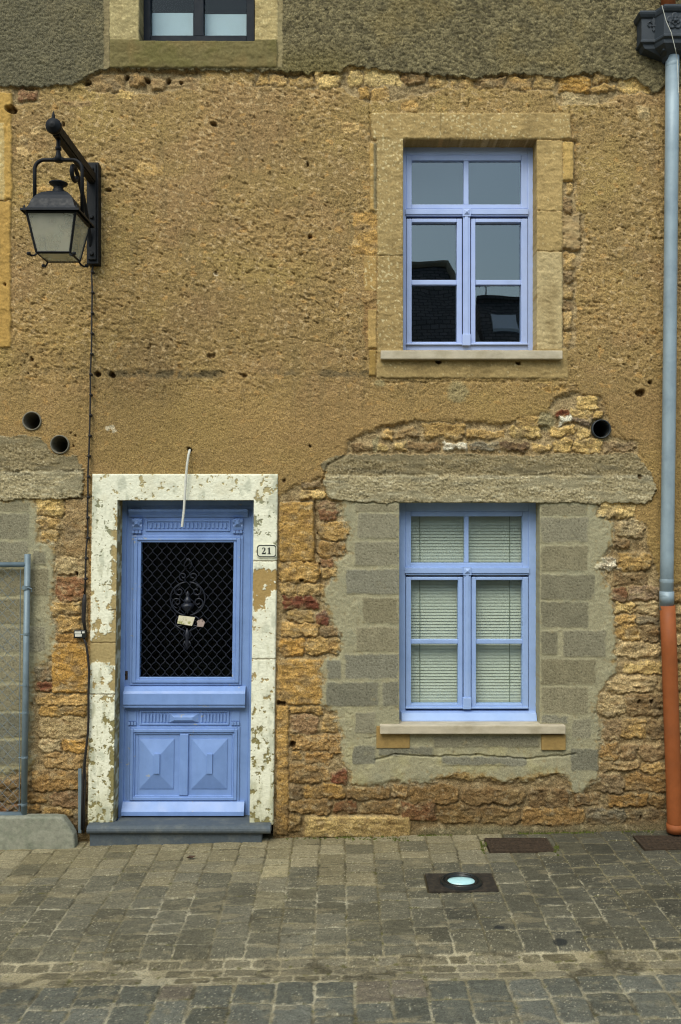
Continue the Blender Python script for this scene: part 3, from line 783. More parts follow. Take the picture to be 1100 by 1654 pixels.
# reveals of the openings
ev, ec, ef, er = [], [], [], []
nb = len(verts)
for (x0, y0, x1, y1), rl in ((OPEN[0], (6, 6, 6, 6)), (OPEN[1], (3, 4, 3, 3)), (OPEN[2], (8, 8, 8, 8))):
    c0, c1 = np.argmin(abs(xs - x0)), np.argmin(abs(xs - x1)); r0, r1 = np.argmin(abs(ys - y0)), np.argmin(abs(ys - y1))
    lines = [(idx[r0:r1 + 1, c0][::-1], rl[0]), (idx[r0, c0:c1 + 1], rl[1]), (idx[r0:r1 + 1, c1], rl[2]), (idx[r1, c0:c1 + 1][::-1], rl[3])]
    for ln, rg in lines:
        prev = ln
        for dep in (0.012, 0.03, 0.06, 0.10, 0.15, 0.21):
            v = verts[ln].copy(); n_ = len(ln)
            wob = 0.0025 * perlin(np.arange(n_) / 5.0, np.full(n_, dep * 90), 131)
            v[:, 1] = dep
            v[:, 0] += wob; v[:, 2] += wob
            new = np.arange(n_) + nb; nb += n_
            ev.append(v); ec.append(cols[ln] * (1 + 0.1 * perlin(np.arange(n_) / 9.0, np.full(n_, dep * 40), 133))[:, None])
            ef.append(np.stack([prev[:-1], new[:-1], new[1:], prev[1:]], -1)); er.append(np.full(n_ - 1, rg))
            prev = new
verts = np.concatenate([verts] + ev); cols = np.concatenate([cols] + ec)
faces = np.concatenate([faces] + ef); fr = np.concatenate([fr] + er)
for rid, nm, mt in ((0, 'render_coat', 'render'), (1, 'pebbledash_coat', 'upper'), (2, 'rubble_stonework', 'stone'), (3, 'block_infill', 'block'), (4, 'concrete_lintel', 'concrete'), (5, 'concrete_lintel', 'concrete'),
                    (6, 'window_surround', 'ashlar'), (7, 'window_surround', 'ashlar'), (8, 'window_surround', 'ashlar')):
    mk = fr == rid
    if rid in (2, 3):
        fc = verts[faces[:, 0]]; lf_ = fc[:, 0] < X(290); up_ = fc[:, 2] > Z(600)
        mid_ = fc[:, 2] < Z(738)
        groups = [mk & lf_ & ~up_, mk & ~lf_ & mid_] + ([mk & ~lf_ & ~mid_ & ~up_] if rid == 2 else []) + ([mk & up_ & (fc[:, 2] > Z(200)), mk & up_ & (fc[:, 2] <= Z(200))] if rid == 2 else [])
    else:
        groups = [mk]
    for g_ in groups:
        if g_.any(): mesh_np(nm, verts, faces[g_], cols, M[mt], house)
del VW

# ducts through the wall
for i, (x, y, r) in enumerate(HOLES):
    mb = MB(); rr = r * D / F
    ctr = P(x, y, 0)
    mb.lathe([(rr * 1.12, -0.03), (rr * 1.10, 0.012), (rr * 0.98, 0.014), (rr * 0.95, 0.0), (rr * 0.95, -0.30), (0.0001, -0.30)], ctr, 28, 'y')
    mb.build('vent_duct', M['pipein'] if i != 2 else M['pvc'], house, smooth=True)

# ------------------------------------------------------------------ door surround
SH = 0.0135
gx = np.arange(149, 450.01, 0.9); gy = np.arange(765, 1332, 0.9)
for q in (191, 411): gx[np.argmin(abs(gx - q))] = q
gy[np.argmin(abs(gy - 808))] = 808
QX, QY = np.meshgrid(gx, gy)
QX = QX.astype(np.float32); QY = QY.astype(np.float32)
m1 = fbm(QX / 14, QY / 17, 5, 201, 0.6); m2 = fbm(QX / 45, QY / 45, 3, 207); m3 = fbm(QX / 5, QY / 5, 3, 211)
leftj = ss(200, 193, QX) * ss(800, 812, QY); rightj = ss(408, 414, QX) * ss(800, 812, QY)
th = 0.48 - 0.22 * leftj - 0.05 * rightj
th = th - 0.20 * rightj * ss(1140, 1200, QY) - 0.06 * leftj * ss(1150, 1230, QY)
th = th - 0.9 * rightj * ss(912, 925, QY) * ss(985, 955, QY + 25 * m2 + (QX - 430) * 1.2) - 0.2 * rightj * ss(825, 840, QY) * ss(880, 860, QY)
th = th - 0.75 * leftj * ss(1020, 1030, QY + 8 * m1) * ss(1075, 1062, QY + 8 * m1) - 0.35 * leftj * ss(180, 190, QX + 8 * m2) - 0.3 * ss(425, 440, QX) * ss(812, 790, QY) * ss(770, 785, QY)
th = th - 0.10 * ss(1290, 1325, QY)
m4 = perlin(QX / 2.4, QY / 2.4, 215)
peel = ss(th - 0.03, th + 0.04, 0.8 * m1 + 0.5 * m2 + 0.28 * m3 + 0.14 * m4)
peel = np.maximum(peel, ss(.78, .9, m3 + 0.4 * m4 + 0.6 * m1 + .25 * leftj))
bare = np.empty(QX.shape + (3,), np.float32); bare[:] = S(166, 146, 100)
bare *= (1 + 0.15 * m3)[..., None]
bare = mixc(bare, S(132, 136, 110), 0.85 * ss(960, 930, QY) * np.maximum(leftj * ss(186, 178, QX), rightj * ss(900, 880, QY)))
bare = mixc(bare, S(124, 118, 76), 0.8 * ss(1100, 1170, QY))
bare = mixc(bare, S(166, 136, 82), 0.8 * rightj * ss(905, 920, QY) * ss(1000, 970, QY))
bare = mixc(bare, S(178, 166, 124), 0.7 * ss(812, 800, QY))
wh = np.empty_like(bare); wh[:] = S(231, 229, 205)
wh *= (1 + 0.03 * m2 + 0.03 * m3)[..., None]
wh = mixc(wh, S(212, 206, 178), 0.5 * ss(0.1, 0.6, m2))
wh = mixc(wh, S(178, 176, 146), 0.65 * ss(0.1, 0.6, fbm(QX / 9, QY / 30, 4, 217)) * ss(820, 1330, QY + 250 * leftj))
wh = mixc(wh, S(168, 164, 128), 0.6 * ss(1240, 1335, QY + 40 * m2))
wh = mixc(wh, S(160, 164, 142), 0.5 * ss(0.2, 0.6, fbm(QX / 24, QY / 40, 4, 219)))
dc = mixc(wh, bare, peel)
dh = 0.016 + 0.002 * m2 + 0.0014 * m3 + 0.0008 * m4 - 0.0045 * peel + 0.0022 * ss(.02, .4, peel) * ss(.9, .4, peel)
for y, x0, x1 in ((1038, 140, 196), (1121, 140, 200), (906, 405, 455), (1064, 405, 455), (985, 178, 196)):
    k = ss(1.5, 0.4, np.abs(QY - y + m3)) * (QX > x0) * (QX < x1)
    dh -= 0.006 * k; dc = mixc(dc, S(120, 100, 66), 0.7 * k)
ed = np.minimum(np.minimum(QX - 149, 450 - QX), QY - 765)
dh = np.where(ed < 0.5, -0.03, dh - 0.004 * ss(3, 0.5, ed + m3))
DV = np.stack([(QX - SH * (QY - 766) - CX) * D / F, -dh, CZ + (CY - QY) * D / F], -1)
n1_, n2_ = QX.shape; di = np.arange(n1_ * n2_).reshape(n1_, n2_)
df = np.stack([di[:-1, :-1], di[1:, :-1], di[1:, 1:], di[:-1, 1:]], -1)
mx_ = (QX[:-1, :-1] + QX[1:, 1:]) / 2; my_ = (QY[:-1, :-1] + QY[1:, 1:]) / 2
kp = ~((mx_ > 191) & (mx_ < 411) & (my_ > 808))
dv = DV.reshape(-1, 3); dcl = dc.reshape(-1, 3); dfl = [df[kp]]
i0, i1 = np.argmin(abs(gx - 191)), np.argmin(abs(gx - 411)); j0 = np.argmin(abs(gy - 808))
ev, ec = [], []; nb = len(dv)
for ln in (di[j0:, i0][::-1], di[j0, i0:i1 + 1], di[j0:, i1]):
    prev = ln; n_ = len(ln)
    for dep in (0.005, 0.03, 0.06, 0.1, 0.14, 0.24):
        v = dv[ln].copy(); v[:, 1] = dep
        new = np.arange(n_) + nb; nb += n_
        k = ss(0.0, 0.3, fbm(np.arange(n_) / 22.0, np.full(n_, dep * 14), 3, 221) + 0.25)
        ev.append(v); ec.append(mixc(np.tile(np.array(S(196, 190, 160), np.float32), (n_, 1)), S(140, 124, 80), k))
        dfl.append(np.stack([prev[:-1], new[:-1], new[1:], prev[1:]], -1)); prev = new
ds = mesh_np('door_surround', np.concatenate([dv] + ev), np.concatenate(dfl), np.concatenate([dcl] + ec), M['paint'], house)
ds['label'] = 'flaking cream painted stone door surround'

# ------------------------------------------------------------------ windows
def ring(mb, x0, y0, x1, y1, a, b, cc, dd, d0, d1):
    """frame: outer rect, inner rect given as members (left,right,top,bottom widths)"""
    mb.pbox(x0, y0, x0 + a, y1, d0, d1); mb.pbox(x1 - b, y0, x1, y1, d0, d1)
    mb.pbox(x0 + a, y0, x1 - b, y0 + cc, d0, d1); mb.pbox(x0 + a, y1 - dd, x1 - b, y1, d0, d1)


def window(mat, T, xs_, ytr, ycas, ymid, ybot, out, sillpart):
    """xs_: frame/pane x positions"""
    (xl, pl0, pl1, pr0, pr1, xr, cl1, cr0) = xs_
    o = MB()
    x0, y0, x1, y1 = out
    ring(o, x0, y0, x1, y1, xl - x0, x1 - xr, T[0] - y0, y1 - ybot, -0.205, -0.135)
    o.pbox(xl, ytr[0] + 2, xr, ytr[1] - 1, -0.2, -0.141)
    w = o.build('window', mat, house, 0.004)
    tr = MB(); tr.pbox(xl - 1, ytr[0], xr + 1, ytr[1] - 3, -0.15, -0.118); tr.pbox(xl, ytr[1] - 3, xr, ytr[1], -0.15, -0.127)
    tr.build('transom', mat, w, 0.003)
    bs = MB(); m = (cl1 + cr0) / 2
    bs.pbox(m - 6, ytr[0] - 1, m + 7, ytr[1], -0.13, -0.110); bs.frus(m - 4.5, ytr[0] + 1, m + 5.5, ytr[1] - 2, 5, -0.110, -0.096, 4.6)
    bs.build('boss', mat, w)
    f = MB(); mid = (pl1[0] + pr0[0]) / 2
    ring(f, xl, T[0], xr, ytr[0], pl0 - xl, xr - pr1, T[1] - T[0], ytr[0] - T[2], -0.195, -0.142)
    f.pbox(pl1[0], T[1], pr0[0], T[2], -0.19, -0.146)
    f.build('fixed_light', mat, w, 0.004)
    panes = [(pl0, T[1], pl1[0], T[2]), (pr0[0], T[1], pr1, T[2])]
    for a, b, p0, p1 in ((xl, cl1, pl0, pl1[1]), (cr0, xr, pr0[1], pr1)):
        f = MB()
        ring(f, a + .6, ycas[0], b - .6, ycas[3], p0 - a - .6, b - p1 - .6, ycas[1] - ycas[0], ycas[3] - ycas[2], -0.195, -0.130)
        f.pbox(p0, ymid[0], p1, ymid[1], -0.185, -0.140)
        f.pbox(a, ycas[3] - 3, b, ycas[3], -0.135, -0.116)
        f.build('casement', mat, w, 0.004)
        panes += [(p0, ycas[1], p1, ymid[0]), (p0, ymid[1], p1, ycas[2])]
    for p in panes:
        g = MB(); g.pbox(p[0] - 1, p[1] - 1, p[2] + 1, p[3] + 1, -0.174, -0.166); g.build('pane', M['glass'], w)
        # glazing bead
    cv = MB(); cv.pbox(m - 5.5, ytr[1], m + 6, ycas[3] - 14, -0.14, -0.118); cv.pbox(m - 2.5, ytr[1], m + 3, ycas[3] - 14, -0.119, -0.112)
    cv.build('meeting_stile', mat, w, 0.003)
    cp = MB(); cp.pbox(m - 6.5, ycas[3] - 18, m + 7, ycas[3] + 1, -0.14, -0.104); cp.build('stile_cap', mat, w, 0.005)
    if sillpart:
        sp = MB(); a, b_ = Z(ybot + 3, -0.1), Z(out[3] + 1, -0.1)
        sp.prism([(0.15, a + 0.01), (0.10, a - 0.004), (0.075, b_ + 0.02), (0.075, b_), (0.15, b_)], X(648.5, -0.08), X(867.5, -0.08))
        sp.build('drip_rail', mat, w, 0.002)
    return w


wu = window(M['palebl'], (250, 259, 330), (656, 665, (749, 738), (757, 768), 842, 853, 747, 760), (337, 349), (353, 359, 552, 557), (452, 460), 557, (640, 214, 876, 573), False)
wu['label'] = 'upper blue window with dark reflecting panes'
wl = window(M['bluewin'], (826, 834, 909), (655, 664, (750, 740), (757, 769), 844, 854, 748, 761), (917, 929), (932, 937, 1137, 1145), (1033, 1040), 1148, (636, 802, 882, 1166), True)
wl['label'] = 'lower blue window with drawn green venetian blinds'

# sills
b = MB(); b.pbox(615, 566, 909, 580, -0.14, 0.055)
b.build('window_sill', M['sill'], wu, 0.006)
b = MB(); b.pbox(614, 1172, 914, 1186, -0.14, 0.055); b.build('window_sill', M['sill'], wl, 0.006)
for q in ((608, 1173, 662, 1209), (875, 1187, 914, 1212)):
    b = MB(); b.pbox(*q, -0.05, 0.012 if q[0] < 700 else 0.02); b.build('sill_corbel', M['corbel'], wl, 0.005)
# venetian blinds
bl = MB()
for p0, p1, t, bt in ((660, 848, 826, 914), (660, 744, 932, 1131), (765, 848, 932, 1131)):
    y = t
    while y < bt:
        cz = Z(y, -0.21); x0, x1 = X(p0, -0.21), X(p1, -0.21)
        bl.add([(x0, 0.2235, cz - 0.0102), (x1, 0.2235, cz - 0.0102), (x1, 0.231, cz + 0.0112), (x0, 0.231, cz + 0.0112),
                (x0, 0.2245, cz - 0.0106), (x1, 0.2245, cz - 0.0106), (x1, 0.232, cz + 0.0106), (x0, 0.232, cz + 0.0106)],
               [(0, 1, 2, 3), (7, 6, 5, 4), (0, 4, 5, 1), (2, 6, 7, 3), (1, 5, 6, 2), (3, 7, 4, 0)])
        y += 4.95
    bl.box(X(p0, -.21), X(p1, -.21), 0.22, 0.24, Z(bt + 5, -.21), Z(bt, -.21))
bl.build('venetian_blind', M['blind'], wl)
for p, t, bt in ((678, 826, 914), (823, 826, 914), (678, 932, 1136), (823, 932, 1136)):
    cd = MB(); cd.tube([P(p, t, -0.215), P(p, bt, -0.215)], 0.0022, 5); cd.build('blind_cord', M['cord'], wl)

# upper left dark window
o = MB()
ring(o, 218, -100, 420, 78, 10, 10, 10, 10, -0.19, -0.13)
ring(o, 228, -90, 411, 70, 15, 13, 10, 13, -0.185, -0.12)
o.pbox(313, -80, 329, 58, -0.185, -0.118)
wd = o.build('window', M['navy'], house, 0.004); wd['label'] = 'small dark framed window at the top'
for p in ((238, -80, 313, 58), (329, -80, 400, 58)):
    g = MB(); g.pbox(*p, -0.164, -0.157); g.build('pane', M['glassd'], wd)
cu_ = MB(); cu_.pbox(230, 21, 312, 70, -0.215, -0.205); cu_.pbox(330, 23, 410, 70, -0.215, -0.205); cu_.build('curtain', M['curtain'], wd)

# dark rooms behind the openings
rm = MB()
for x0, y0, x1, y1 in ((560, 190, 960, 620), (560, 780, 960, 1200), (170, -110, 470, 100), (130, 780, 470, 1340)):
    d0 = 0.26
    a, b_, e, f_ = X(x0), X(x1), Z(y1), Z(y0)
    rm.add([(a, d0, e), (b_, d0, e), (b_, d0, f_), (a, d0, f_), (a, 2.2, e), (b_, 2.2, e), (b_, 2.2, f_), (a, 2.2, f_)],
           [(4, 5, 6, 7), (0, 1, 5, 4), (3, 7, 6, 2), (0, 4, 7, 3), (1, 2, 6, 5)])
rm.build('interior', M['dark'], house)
# wall core closing the gap round the openings behind the frames
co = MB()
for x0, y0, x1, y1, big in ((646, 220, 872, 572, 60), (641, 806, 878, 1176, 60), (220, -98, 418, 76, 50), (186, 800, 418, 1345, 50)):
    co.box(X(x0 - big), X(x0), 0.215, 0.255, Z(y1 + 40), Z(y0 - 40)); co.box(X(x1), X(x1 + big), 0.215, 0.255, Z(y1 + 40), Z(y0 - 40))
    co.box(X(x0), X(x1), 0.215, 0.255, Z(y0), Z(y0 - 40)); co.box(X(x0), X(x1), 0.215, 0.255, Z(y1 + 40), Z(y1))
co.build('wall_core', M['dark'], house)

# ------------------------------------------------------------------ door
dm = M['blue']


def dob(mb, name, par, bevel=0.003, mat=None, smooth=False):
    return mb.build(name, mat or dm, par, bevel, smooth, shear=SH)


def u(px, py):   # photo pixel on the leaning door -> upright door pixel
    return px + SH * (py - 766)


o = MB()
K = -0.150          # leaf face
ring(o, 184, 800, 418, 1330, 22, 11, 17, 10, -0.235, -0.140)       # door frame
door = dob(o, 'door', house); door['label'] = 'blue panelled door with grilled glass and raised pyramids'
lf = MB()
lf.pbox(206, 817, 229.5, 1322, -0.21, K); lf.pbox(381, 817, 407, 1322, -0.21, K)
lf.pbox(229.5, 817, 381, 876, -0.21, K); lf.pbox(229.5, 1097, 381, 1322, -0.21, K)
dob(lf, 'leaf', door)
# cornice and frieze
cz = MB()
z0, z1 = Z(835, -0.12), Z(822, -0.12)
cz.prism([(0.16, z0), (0.138, z0), (0.132, z0 + .012), (0.118, z0 + .026), (0.104, z0 + .036), (0.098, z0 + .040), (0.098, z1 - .004), (0.104, z1), (0.16, z1)], X(208, -.1), X(401, -.1))
dob(cz, 'cornice', door, 0.0015)
for a in (214, 377):
    cn = MB(); q0, q1 = X(a, -.12), X(a + 16, -.12)
    prof = [(0.16, Z(856, -.12)), (0.140, Z(856, -.12)), (0.132, Z(850, -.12)), (0.136, Z(847, -.12)), (0.122, Z(843, -.12)), (0.120, Z(840, -.12)), (0.130, Z(838, -.12)), (0.118, Z(836.2, -.12)), (0.16, Z(836.2, -.12))]
    cn.prism(prof, q0, q1)
    for i in range(3):
        cn.pbox(a + i * 5.4, 857, a + 4.6 + i * 5.4, 861.5, -0.16, -0.128)
    cn.frus(a + 3, 837, a + 13, 850, 3.5, -0.128, -0.112)
    dob(cn, 'console', door, 0.002)


def fluted(mb, x0, y0, x1, y1, n):
    for i in range(n):
        w = (x1 - x0) / n; a = x0 + i * w
        mb.pbox(a + 0.32 * w, y0 + 2.2, a + 0.80 * w, y1 - 2.2, K - 0.004, K + 0.010)


fp = MB(); ring(fp, 236, 840, 373, 858, 2.5, 2.5, 2.5, 2.5, K - .01, K + 0.009); fluted(fp, 241, 842.5, 368, 855.5, 19); dob(fp, 'frieze_panel', door, 0.0015)
# glazing moulding
gm = MB()
ring(gm, 213.5, 865, 394, 1107, 4, 4, 4, 4, K - .01, K + 0.011)
ring(gm, 217.5, 869, 390, 1103, 6, 6, 4, 5, K - .01, K + 0.022)
ring(gm, 223.5, 873, 384, 1098, 6, 5, 3, 4, K - .01, K + 0.013)
dob(gm, 'glazing_moulding', door, 0.003)
pn = MB(); pn.pbox(228, 874, 383, 1099, -0.195, -0.188); dob(pn, 'pane', door, 0, M['glassd'])
# grille of wavy bars
gr = MB()
px0, px1, py0, py1 = 229.5, 380.5, 876, 1095
n = 20; sp = (px1 - px0) / n
for i in range(n + 1):
    pts = []
    y = py0
    while y <= py1 + 0.1:
        s_ = math.sin((y - py0) / 18.6 * 2 * math.pi)
        s_ = math.copysign(abs(s_) ** 0.8, s_)
        x = px0 + i * sp + (1 if i % 2 else -1) * s_ * sp * 0.46
        pts.append(P(min(max(x, px0 + .3), px1 - .3), y, -0.168)); y += 18.6 / 8
    gr.tube(pts, 0.0034, 5)
dob(gr, 'grille', door, 0, M['grille'], True)
# cast ornament in front of the grille
orn = MB()
oc = (u(303, 975), 975)


def sc(pts, r=0.006):
    orn.tube([P(oc[0] + x, oc[1] + y, -0.157) for x, y in pts], r, 6)


def spiral(cx, cy, r0, r1, a0, turns, sx=1):
    return [(cx + sx * (r0 + (r1 - r0) * t / 24) * math.cos(a0 + turns * 2 * math.pi * t / 24), cy + (r0 + (r1 - r0) * t / 24) * math.sin(a0 + turns * 2 * math.pi * t / 24)) for t in range(25)]


for sx in (-1, 1):
    sc([(sx * 28 * math.sin(t), -8 - 27 * math.cos(t)) for t in np.linspace(0.1, 3.0, 18)])
    sc(spiral(sx * 14, -20, 9, 2, -1.6, 1.2, sx), 0.005); sc(spiral(sx * 17, -2, 9, 2, 1.6, -1.2, sx), 0.005)
    sc(spiral(sx * 12, 30, 9, 2, -1.6, 1.1, sx), 0.005); sc(spiral(sx * 8, -44, 7, 2, 1.6, -1.1, sx), 0.005)
    sc([(sx * 2, 58), (sx * 7, 50), (sx * 4, 44), (sx * 12, 40), (sx * 20, 34)], 0.005)
    sc([(sx * 2, -56), (sx * 7, -62), (sx * 4, -68), (0, -73)], 0.005)
    sc([(sx * 3, 60), (sx * 6, 66), (0, 74)], 0.005)
ctr = P(oc[0], oc[1], -0.16)
orn.lathe([(0.0, -0.02 + .045), (0.012, .05), (0.02, .06), (0.03, 0.085), (0.02, .10), (0.010, .115), (0.018, .13), (0.004, .15), (0.0, .155)], (ctr.x, ctr.y, ctr.z - 0.06), 14)
orn.lathe([(0.0, -.10), (0.014, -.08), (0.042, -.05), (0.05, -.03), (0.03, -.015), (0.0, -.01)], (ctr.x, ctr.y, ctr.z + 0.02), 14)
orn.lathe([(0.0, -.34), (0.008, -.32), (0.02, -.29), (0.01, -.26), (0.022, -.23), (0.012, -.2), (0, -.18)], (ctr.x, ctr.y, ctr.z), 12)
dob(orn, 'cast_ornament', door, 0, M['grille'], True)
# lock rail weather board
wb = MB()
z0, z1 = Z(1144, -.1), Z(1110, -.1)
wb.prism([(0.16, z0), (0.104, z0), (0.098, z0 + .006), (0.098, z0 + .022), (0.088, z0 + .028), (0.088, z0 + .108), (0.10, z0 + .125), (0.135, z1), (0.16, z1)], X(204, -.1), X(401, -.1))
dob(wb, 'weather_board', door, 0.002)
# fluted middle panel
fp = MB()
ring(fp, 231, 1148, 375, 1171, 2.5, 2.5, 2.5, 2.5, K - .01, K + 0.010)
fluted(fp, 236, 1151, 279, 1168.5, 8); fluted(fp, 328, 1151, 371, 1168.5, 8)
fp.frus(277, 1151, 328, 1168, 11, K, K + 0.03, 6)
for a in (212, 379):
    for i in range(3):
        fp.pbox(a + i * 4.6, 1166, a + 3.9 + i * 4.6, 1171.5, K - .01, K + .014)
    fp.pbox(a, 1149, a + 13.5, 1164.5, K - .01, K + .006)
dob(fp, 'fluted_panel', door, 0.0015)
# lower panels
lp = MB()
ring(lp, 212, 1174, 393, 1297, 4, 4, 4, 4, K - .01, K + 0.010)
ring(lp, 216, 1178, 389, 1293, 5, 5, 5, 5, K - .01, K + 0.020)
ring(lp, 221, 1183, 384, 1288, 3, 3, 3, 3, K - .01, K + 0.010)
lp.pbox(296, 1186, 310, 1285, K - .01, K + 0.016)
dob(lp, 'panel_moulding', door, 0.003)
for a, b_ in ((232, 287), (316, 373)):
    rp = MB()
    rp.pbox(a, 1194, b_, 1274, K - .01, K + .006)
    rp.frus(a + .5, 1194.5, b_ - .5, 1273.5, (b_ - a) / 2 - 5, K + .006, K + .034, 25)
    mm = (a + b_) / 2; rp.pbox(mm - 4.5, 1218, mm + 4.5, 1250, K + .03, K + .042)
    dob(rp, 'raised_panel', door, 0.0012)
# bottom weather bar
bb = MB(); z0, z1 = Z(1317, -.1), Z(1297, -.1)
bb.prism([(0.16, z0), (0.085, z0), (0.085, z0 + .03), (0.10, z0 + .05), (0.13, z1), (0.16, z1)], X(203.5, -.1), X(401.5, -.1))
dob(bb, 'bottom_rail', door, 0.002)
kp_ = MB(); kp_.pbox(204.5, 1084, 210.5, 1098, K - .005, K + .004); dob(kp_, 'lock_plate', door, 0.001, M['rust'])
kp_ = MB(); kp_.lathe([(0.0, .008), (0.006, .008), (0.008, .002)], P(u(203, 1090), 1090, K), 10, 'y'); dob(kp_, 'lock_cylinder', door, 0, M['iron'])

# letters stuck in the grille
def card(name, mat, pts, d, label):
    t = MB(); t.poly(pts, d - .003, d); o_ = t.build(name, mat); tag(o_, label, 'letter'); return o_


card('folded_leaflet', M['paper'], [(289, 994), (315, 997), (310, 1011), (286, 1007)], -0.146, 'yellow and white folded leaflet stuck in the door grille')
card('crumpled_letter', M['paper2'], [(318, 1003), (326, 999), (331, 1005), (328, 1013), (319, 1012)], -0.146, 'small pinkish crumpled letter in the door grille right of the leaflet')

# ------------------------------------------------------------------ doorstep
o = MB()
zt, zb = Z(1335, 0.1), Z(1348, 0.1)
prof = [(0.02, zb), (-0.085, zb), (-0.098, zb + .010), (-0.104, zb + .024), (-0.1, zb + .04), (-0.088, zt - .004), (-0.07, zt), (0.02, zt)]
o.prism([(y_, z_) for y_, z_ in prof], X(139.5, .1), X(437, .1))
o.box(X(188), X(405.5), 0.02, 0.22, zb, zt - 0.001)
o.box(X(149), X(424), -0.068, 0.04, -0.12, zb + 0.001)
tag(o.build('doorstep', M['slate'], None, 0.003), 'blue grey stone doorstep with a rounded nose under the blue door', 'step')

# ------------------------------------------------------------------ house number
np_ = empty('house_number_plate', P(430.5, 890, 0.02)); tag(np_, 'small white enamel plate with black border reading 21', 'number plate')


def octo(x0, y0, x1, y1, cc):
    return [(x0 + cc, y0), (x0 + cc, y0 + .01), (x1 - cc, y0), (x1, y0 + cc), (x1, y1 - cc), (x1 - cc, y1), (x0 + cc, y1), (x0, y1 - cc), (x0, y0 + cc)]


q = MB(); q.poly(octo(414.5, 879.5, 447, 900.5, 3), 0.018, 0.024); q.build('plate', M['plate'], np_, 0.001)
q = MB()
a_, b_ = octo(415.3, 880.3, 446.2, 899.7, 3), octo(416.6, 881.6, 444.9, 898.4, 2.6)
n = len(a_)
for i in range(n):
    j = (i + 1) % n
    if math.hypot(a_[i][0] - a_[j][0], a_[i][1] - a_[j][1]) < 0.1: continue
    q.poly([a_[i], a_[j], b_[j], b_[i]], 0.024, 0.0252)
q.build('border', M['black'], np_)
q = MB()
# 2
top = [(423.6 + 0, 887.0), (423.4, 885.6), (424.4, 884.5), (426.2, 884.2), (428.2, 884.8), (429.0, 886.6), (428.6, 888.6), (427.0, 890.8), (425.0, 893.0), (428.2, 893.0), (429.0, 891.6), (429.5, 891.6), (429.2, 895.2), (422.8, 895.2), (422.9, 893.8), (425.2, 890.8), (426.6, 888.3), (426.8, 886.2), (426.0, 885.1), (424.9, 885.4), (425.3, 886.6), (424.6, 887.4)]
q.poly(top, 0.024, 0.0252); q.build('digit_two', M['black'], np_)
q = MB()
q.poly([(432.2, 886.2), (433.6, 885.6), (434.4, 884.3), (436.0, 884.3), (436.0, 893.9), (437.6, 894.2), (437.6, 895.2), (432.0, 895.2), (432.0, 894.2), (433.6, 893.9), (433.6, 886.8), (432.2, 887.0)], 0.024, 0.0252)
q.build('digit_one', M['black'], np_)

# ------------------------------------------------------------------ lantern
lx, ld = -1.760, 0.85
lan = empty('wall_lantern', (lx, -0.02, 4.45)); tag(lan, 'black iron street lantern hanging from a bracket arm high on the wall', 'lantern')
ir = M['iron']
b = MB(); b.box(lx - .042, lx + .042, -0.075, 0.0, 4.095, 4.815); b.box(lx - .028, lx + .028, -0.092, -0.07, 4.12, 4.80)
for zz in (4.16, 4.42, 4.76): b.lathe([(0, .108), (.012, .108), (.016, .095), (.016, .09)], (lx, 0, zz), 10, 'y')
b.build('back_plate', ir, lan, 0.003)
b = MB(); b.box(lx - .027, lx + .027, -0.93, -0.05, 4.672, 4.728); b.box(lx - .02, lx + .02, -0.9, -0.06, 4.66, 4.675)
b.lathe([(0, .985), (.02, .98), (.046, .96), (.05, .945), (.046, .925), (.02, .918)], (lx, 0, 4.70), 18, 'y'); b.lathe([(0.012, 0), (.01, .02), (.002, .045), (0, .046)], (lx, -0.95, 4.745), 8)
b.build('arm', ir, lan, 0.003)
b = MB()
pts = []
for i in range(19):
    t = i / 18; d_ = 0.075 + 0.40 * t ** 1.25; zz = 4.20 + 0.43 * (1 - (1 - t) ** 1.5)
    pts.append((lx - .012, -d_, zz))
pts += [(lx - .012, -0.475 - 0.055 * math.sin(a) - .0, 4.585 + 0.045 * math.cos(a)) for a in np.linspace(0.2, 4.6, 14)]
b.tube(pts, 0.015, 8); b.build('scroll_brace', ir, lan, smooth=True)
hy = -ld
b = MB()
hw = 0.148; zt = 4.53; pts = [(lx - hw, hy, 4.20), (lx - hw, hy, zt - .06)]
pts += [(lx - hw + .06 - .06 * math.cos(a), hy, zt - .06 + .06 * math.sin(a)) for a in np.linspace(.2, 1.4, 6)] + [(lx - hw + .06, hy, zt), (lx, hy, zt), (lx + hw - .06, hy, zt)]
pts += [(lx + hw - .06 + .06 * math.sin(a), hy, zt - .06 + .06 * math.cos(a)) for a in np.linspace(.2, 1.4, 6)] + [(lx + hw, hy, zt - .06), (lx + hw, hy, 4.20)]
b.tube(pts, 0.0115, 10)
b.tube([(lx, hy, zt - .01), (lx, hy, zt + .02), (lx, hy, zt + .05), (lx, hy, zt + .09), (lx, hy, 4.68)], [.028, .02, .013, .013, .013], 10)
b.lathe([(0.013, -.012), (.02, -.006), (.02, .006), (.013, .012)], (lx, hy, 4.60), 10)
b.tube([(lx - .04, hy, zt), (lx - .02, hy, zt + .006), (lx, hy, zt + .02), (lx + .02, hy, zt + .006), (lx + .04, hy, zt)], .012, 8)
b.build('hoop', ir, lan, smooth=True)
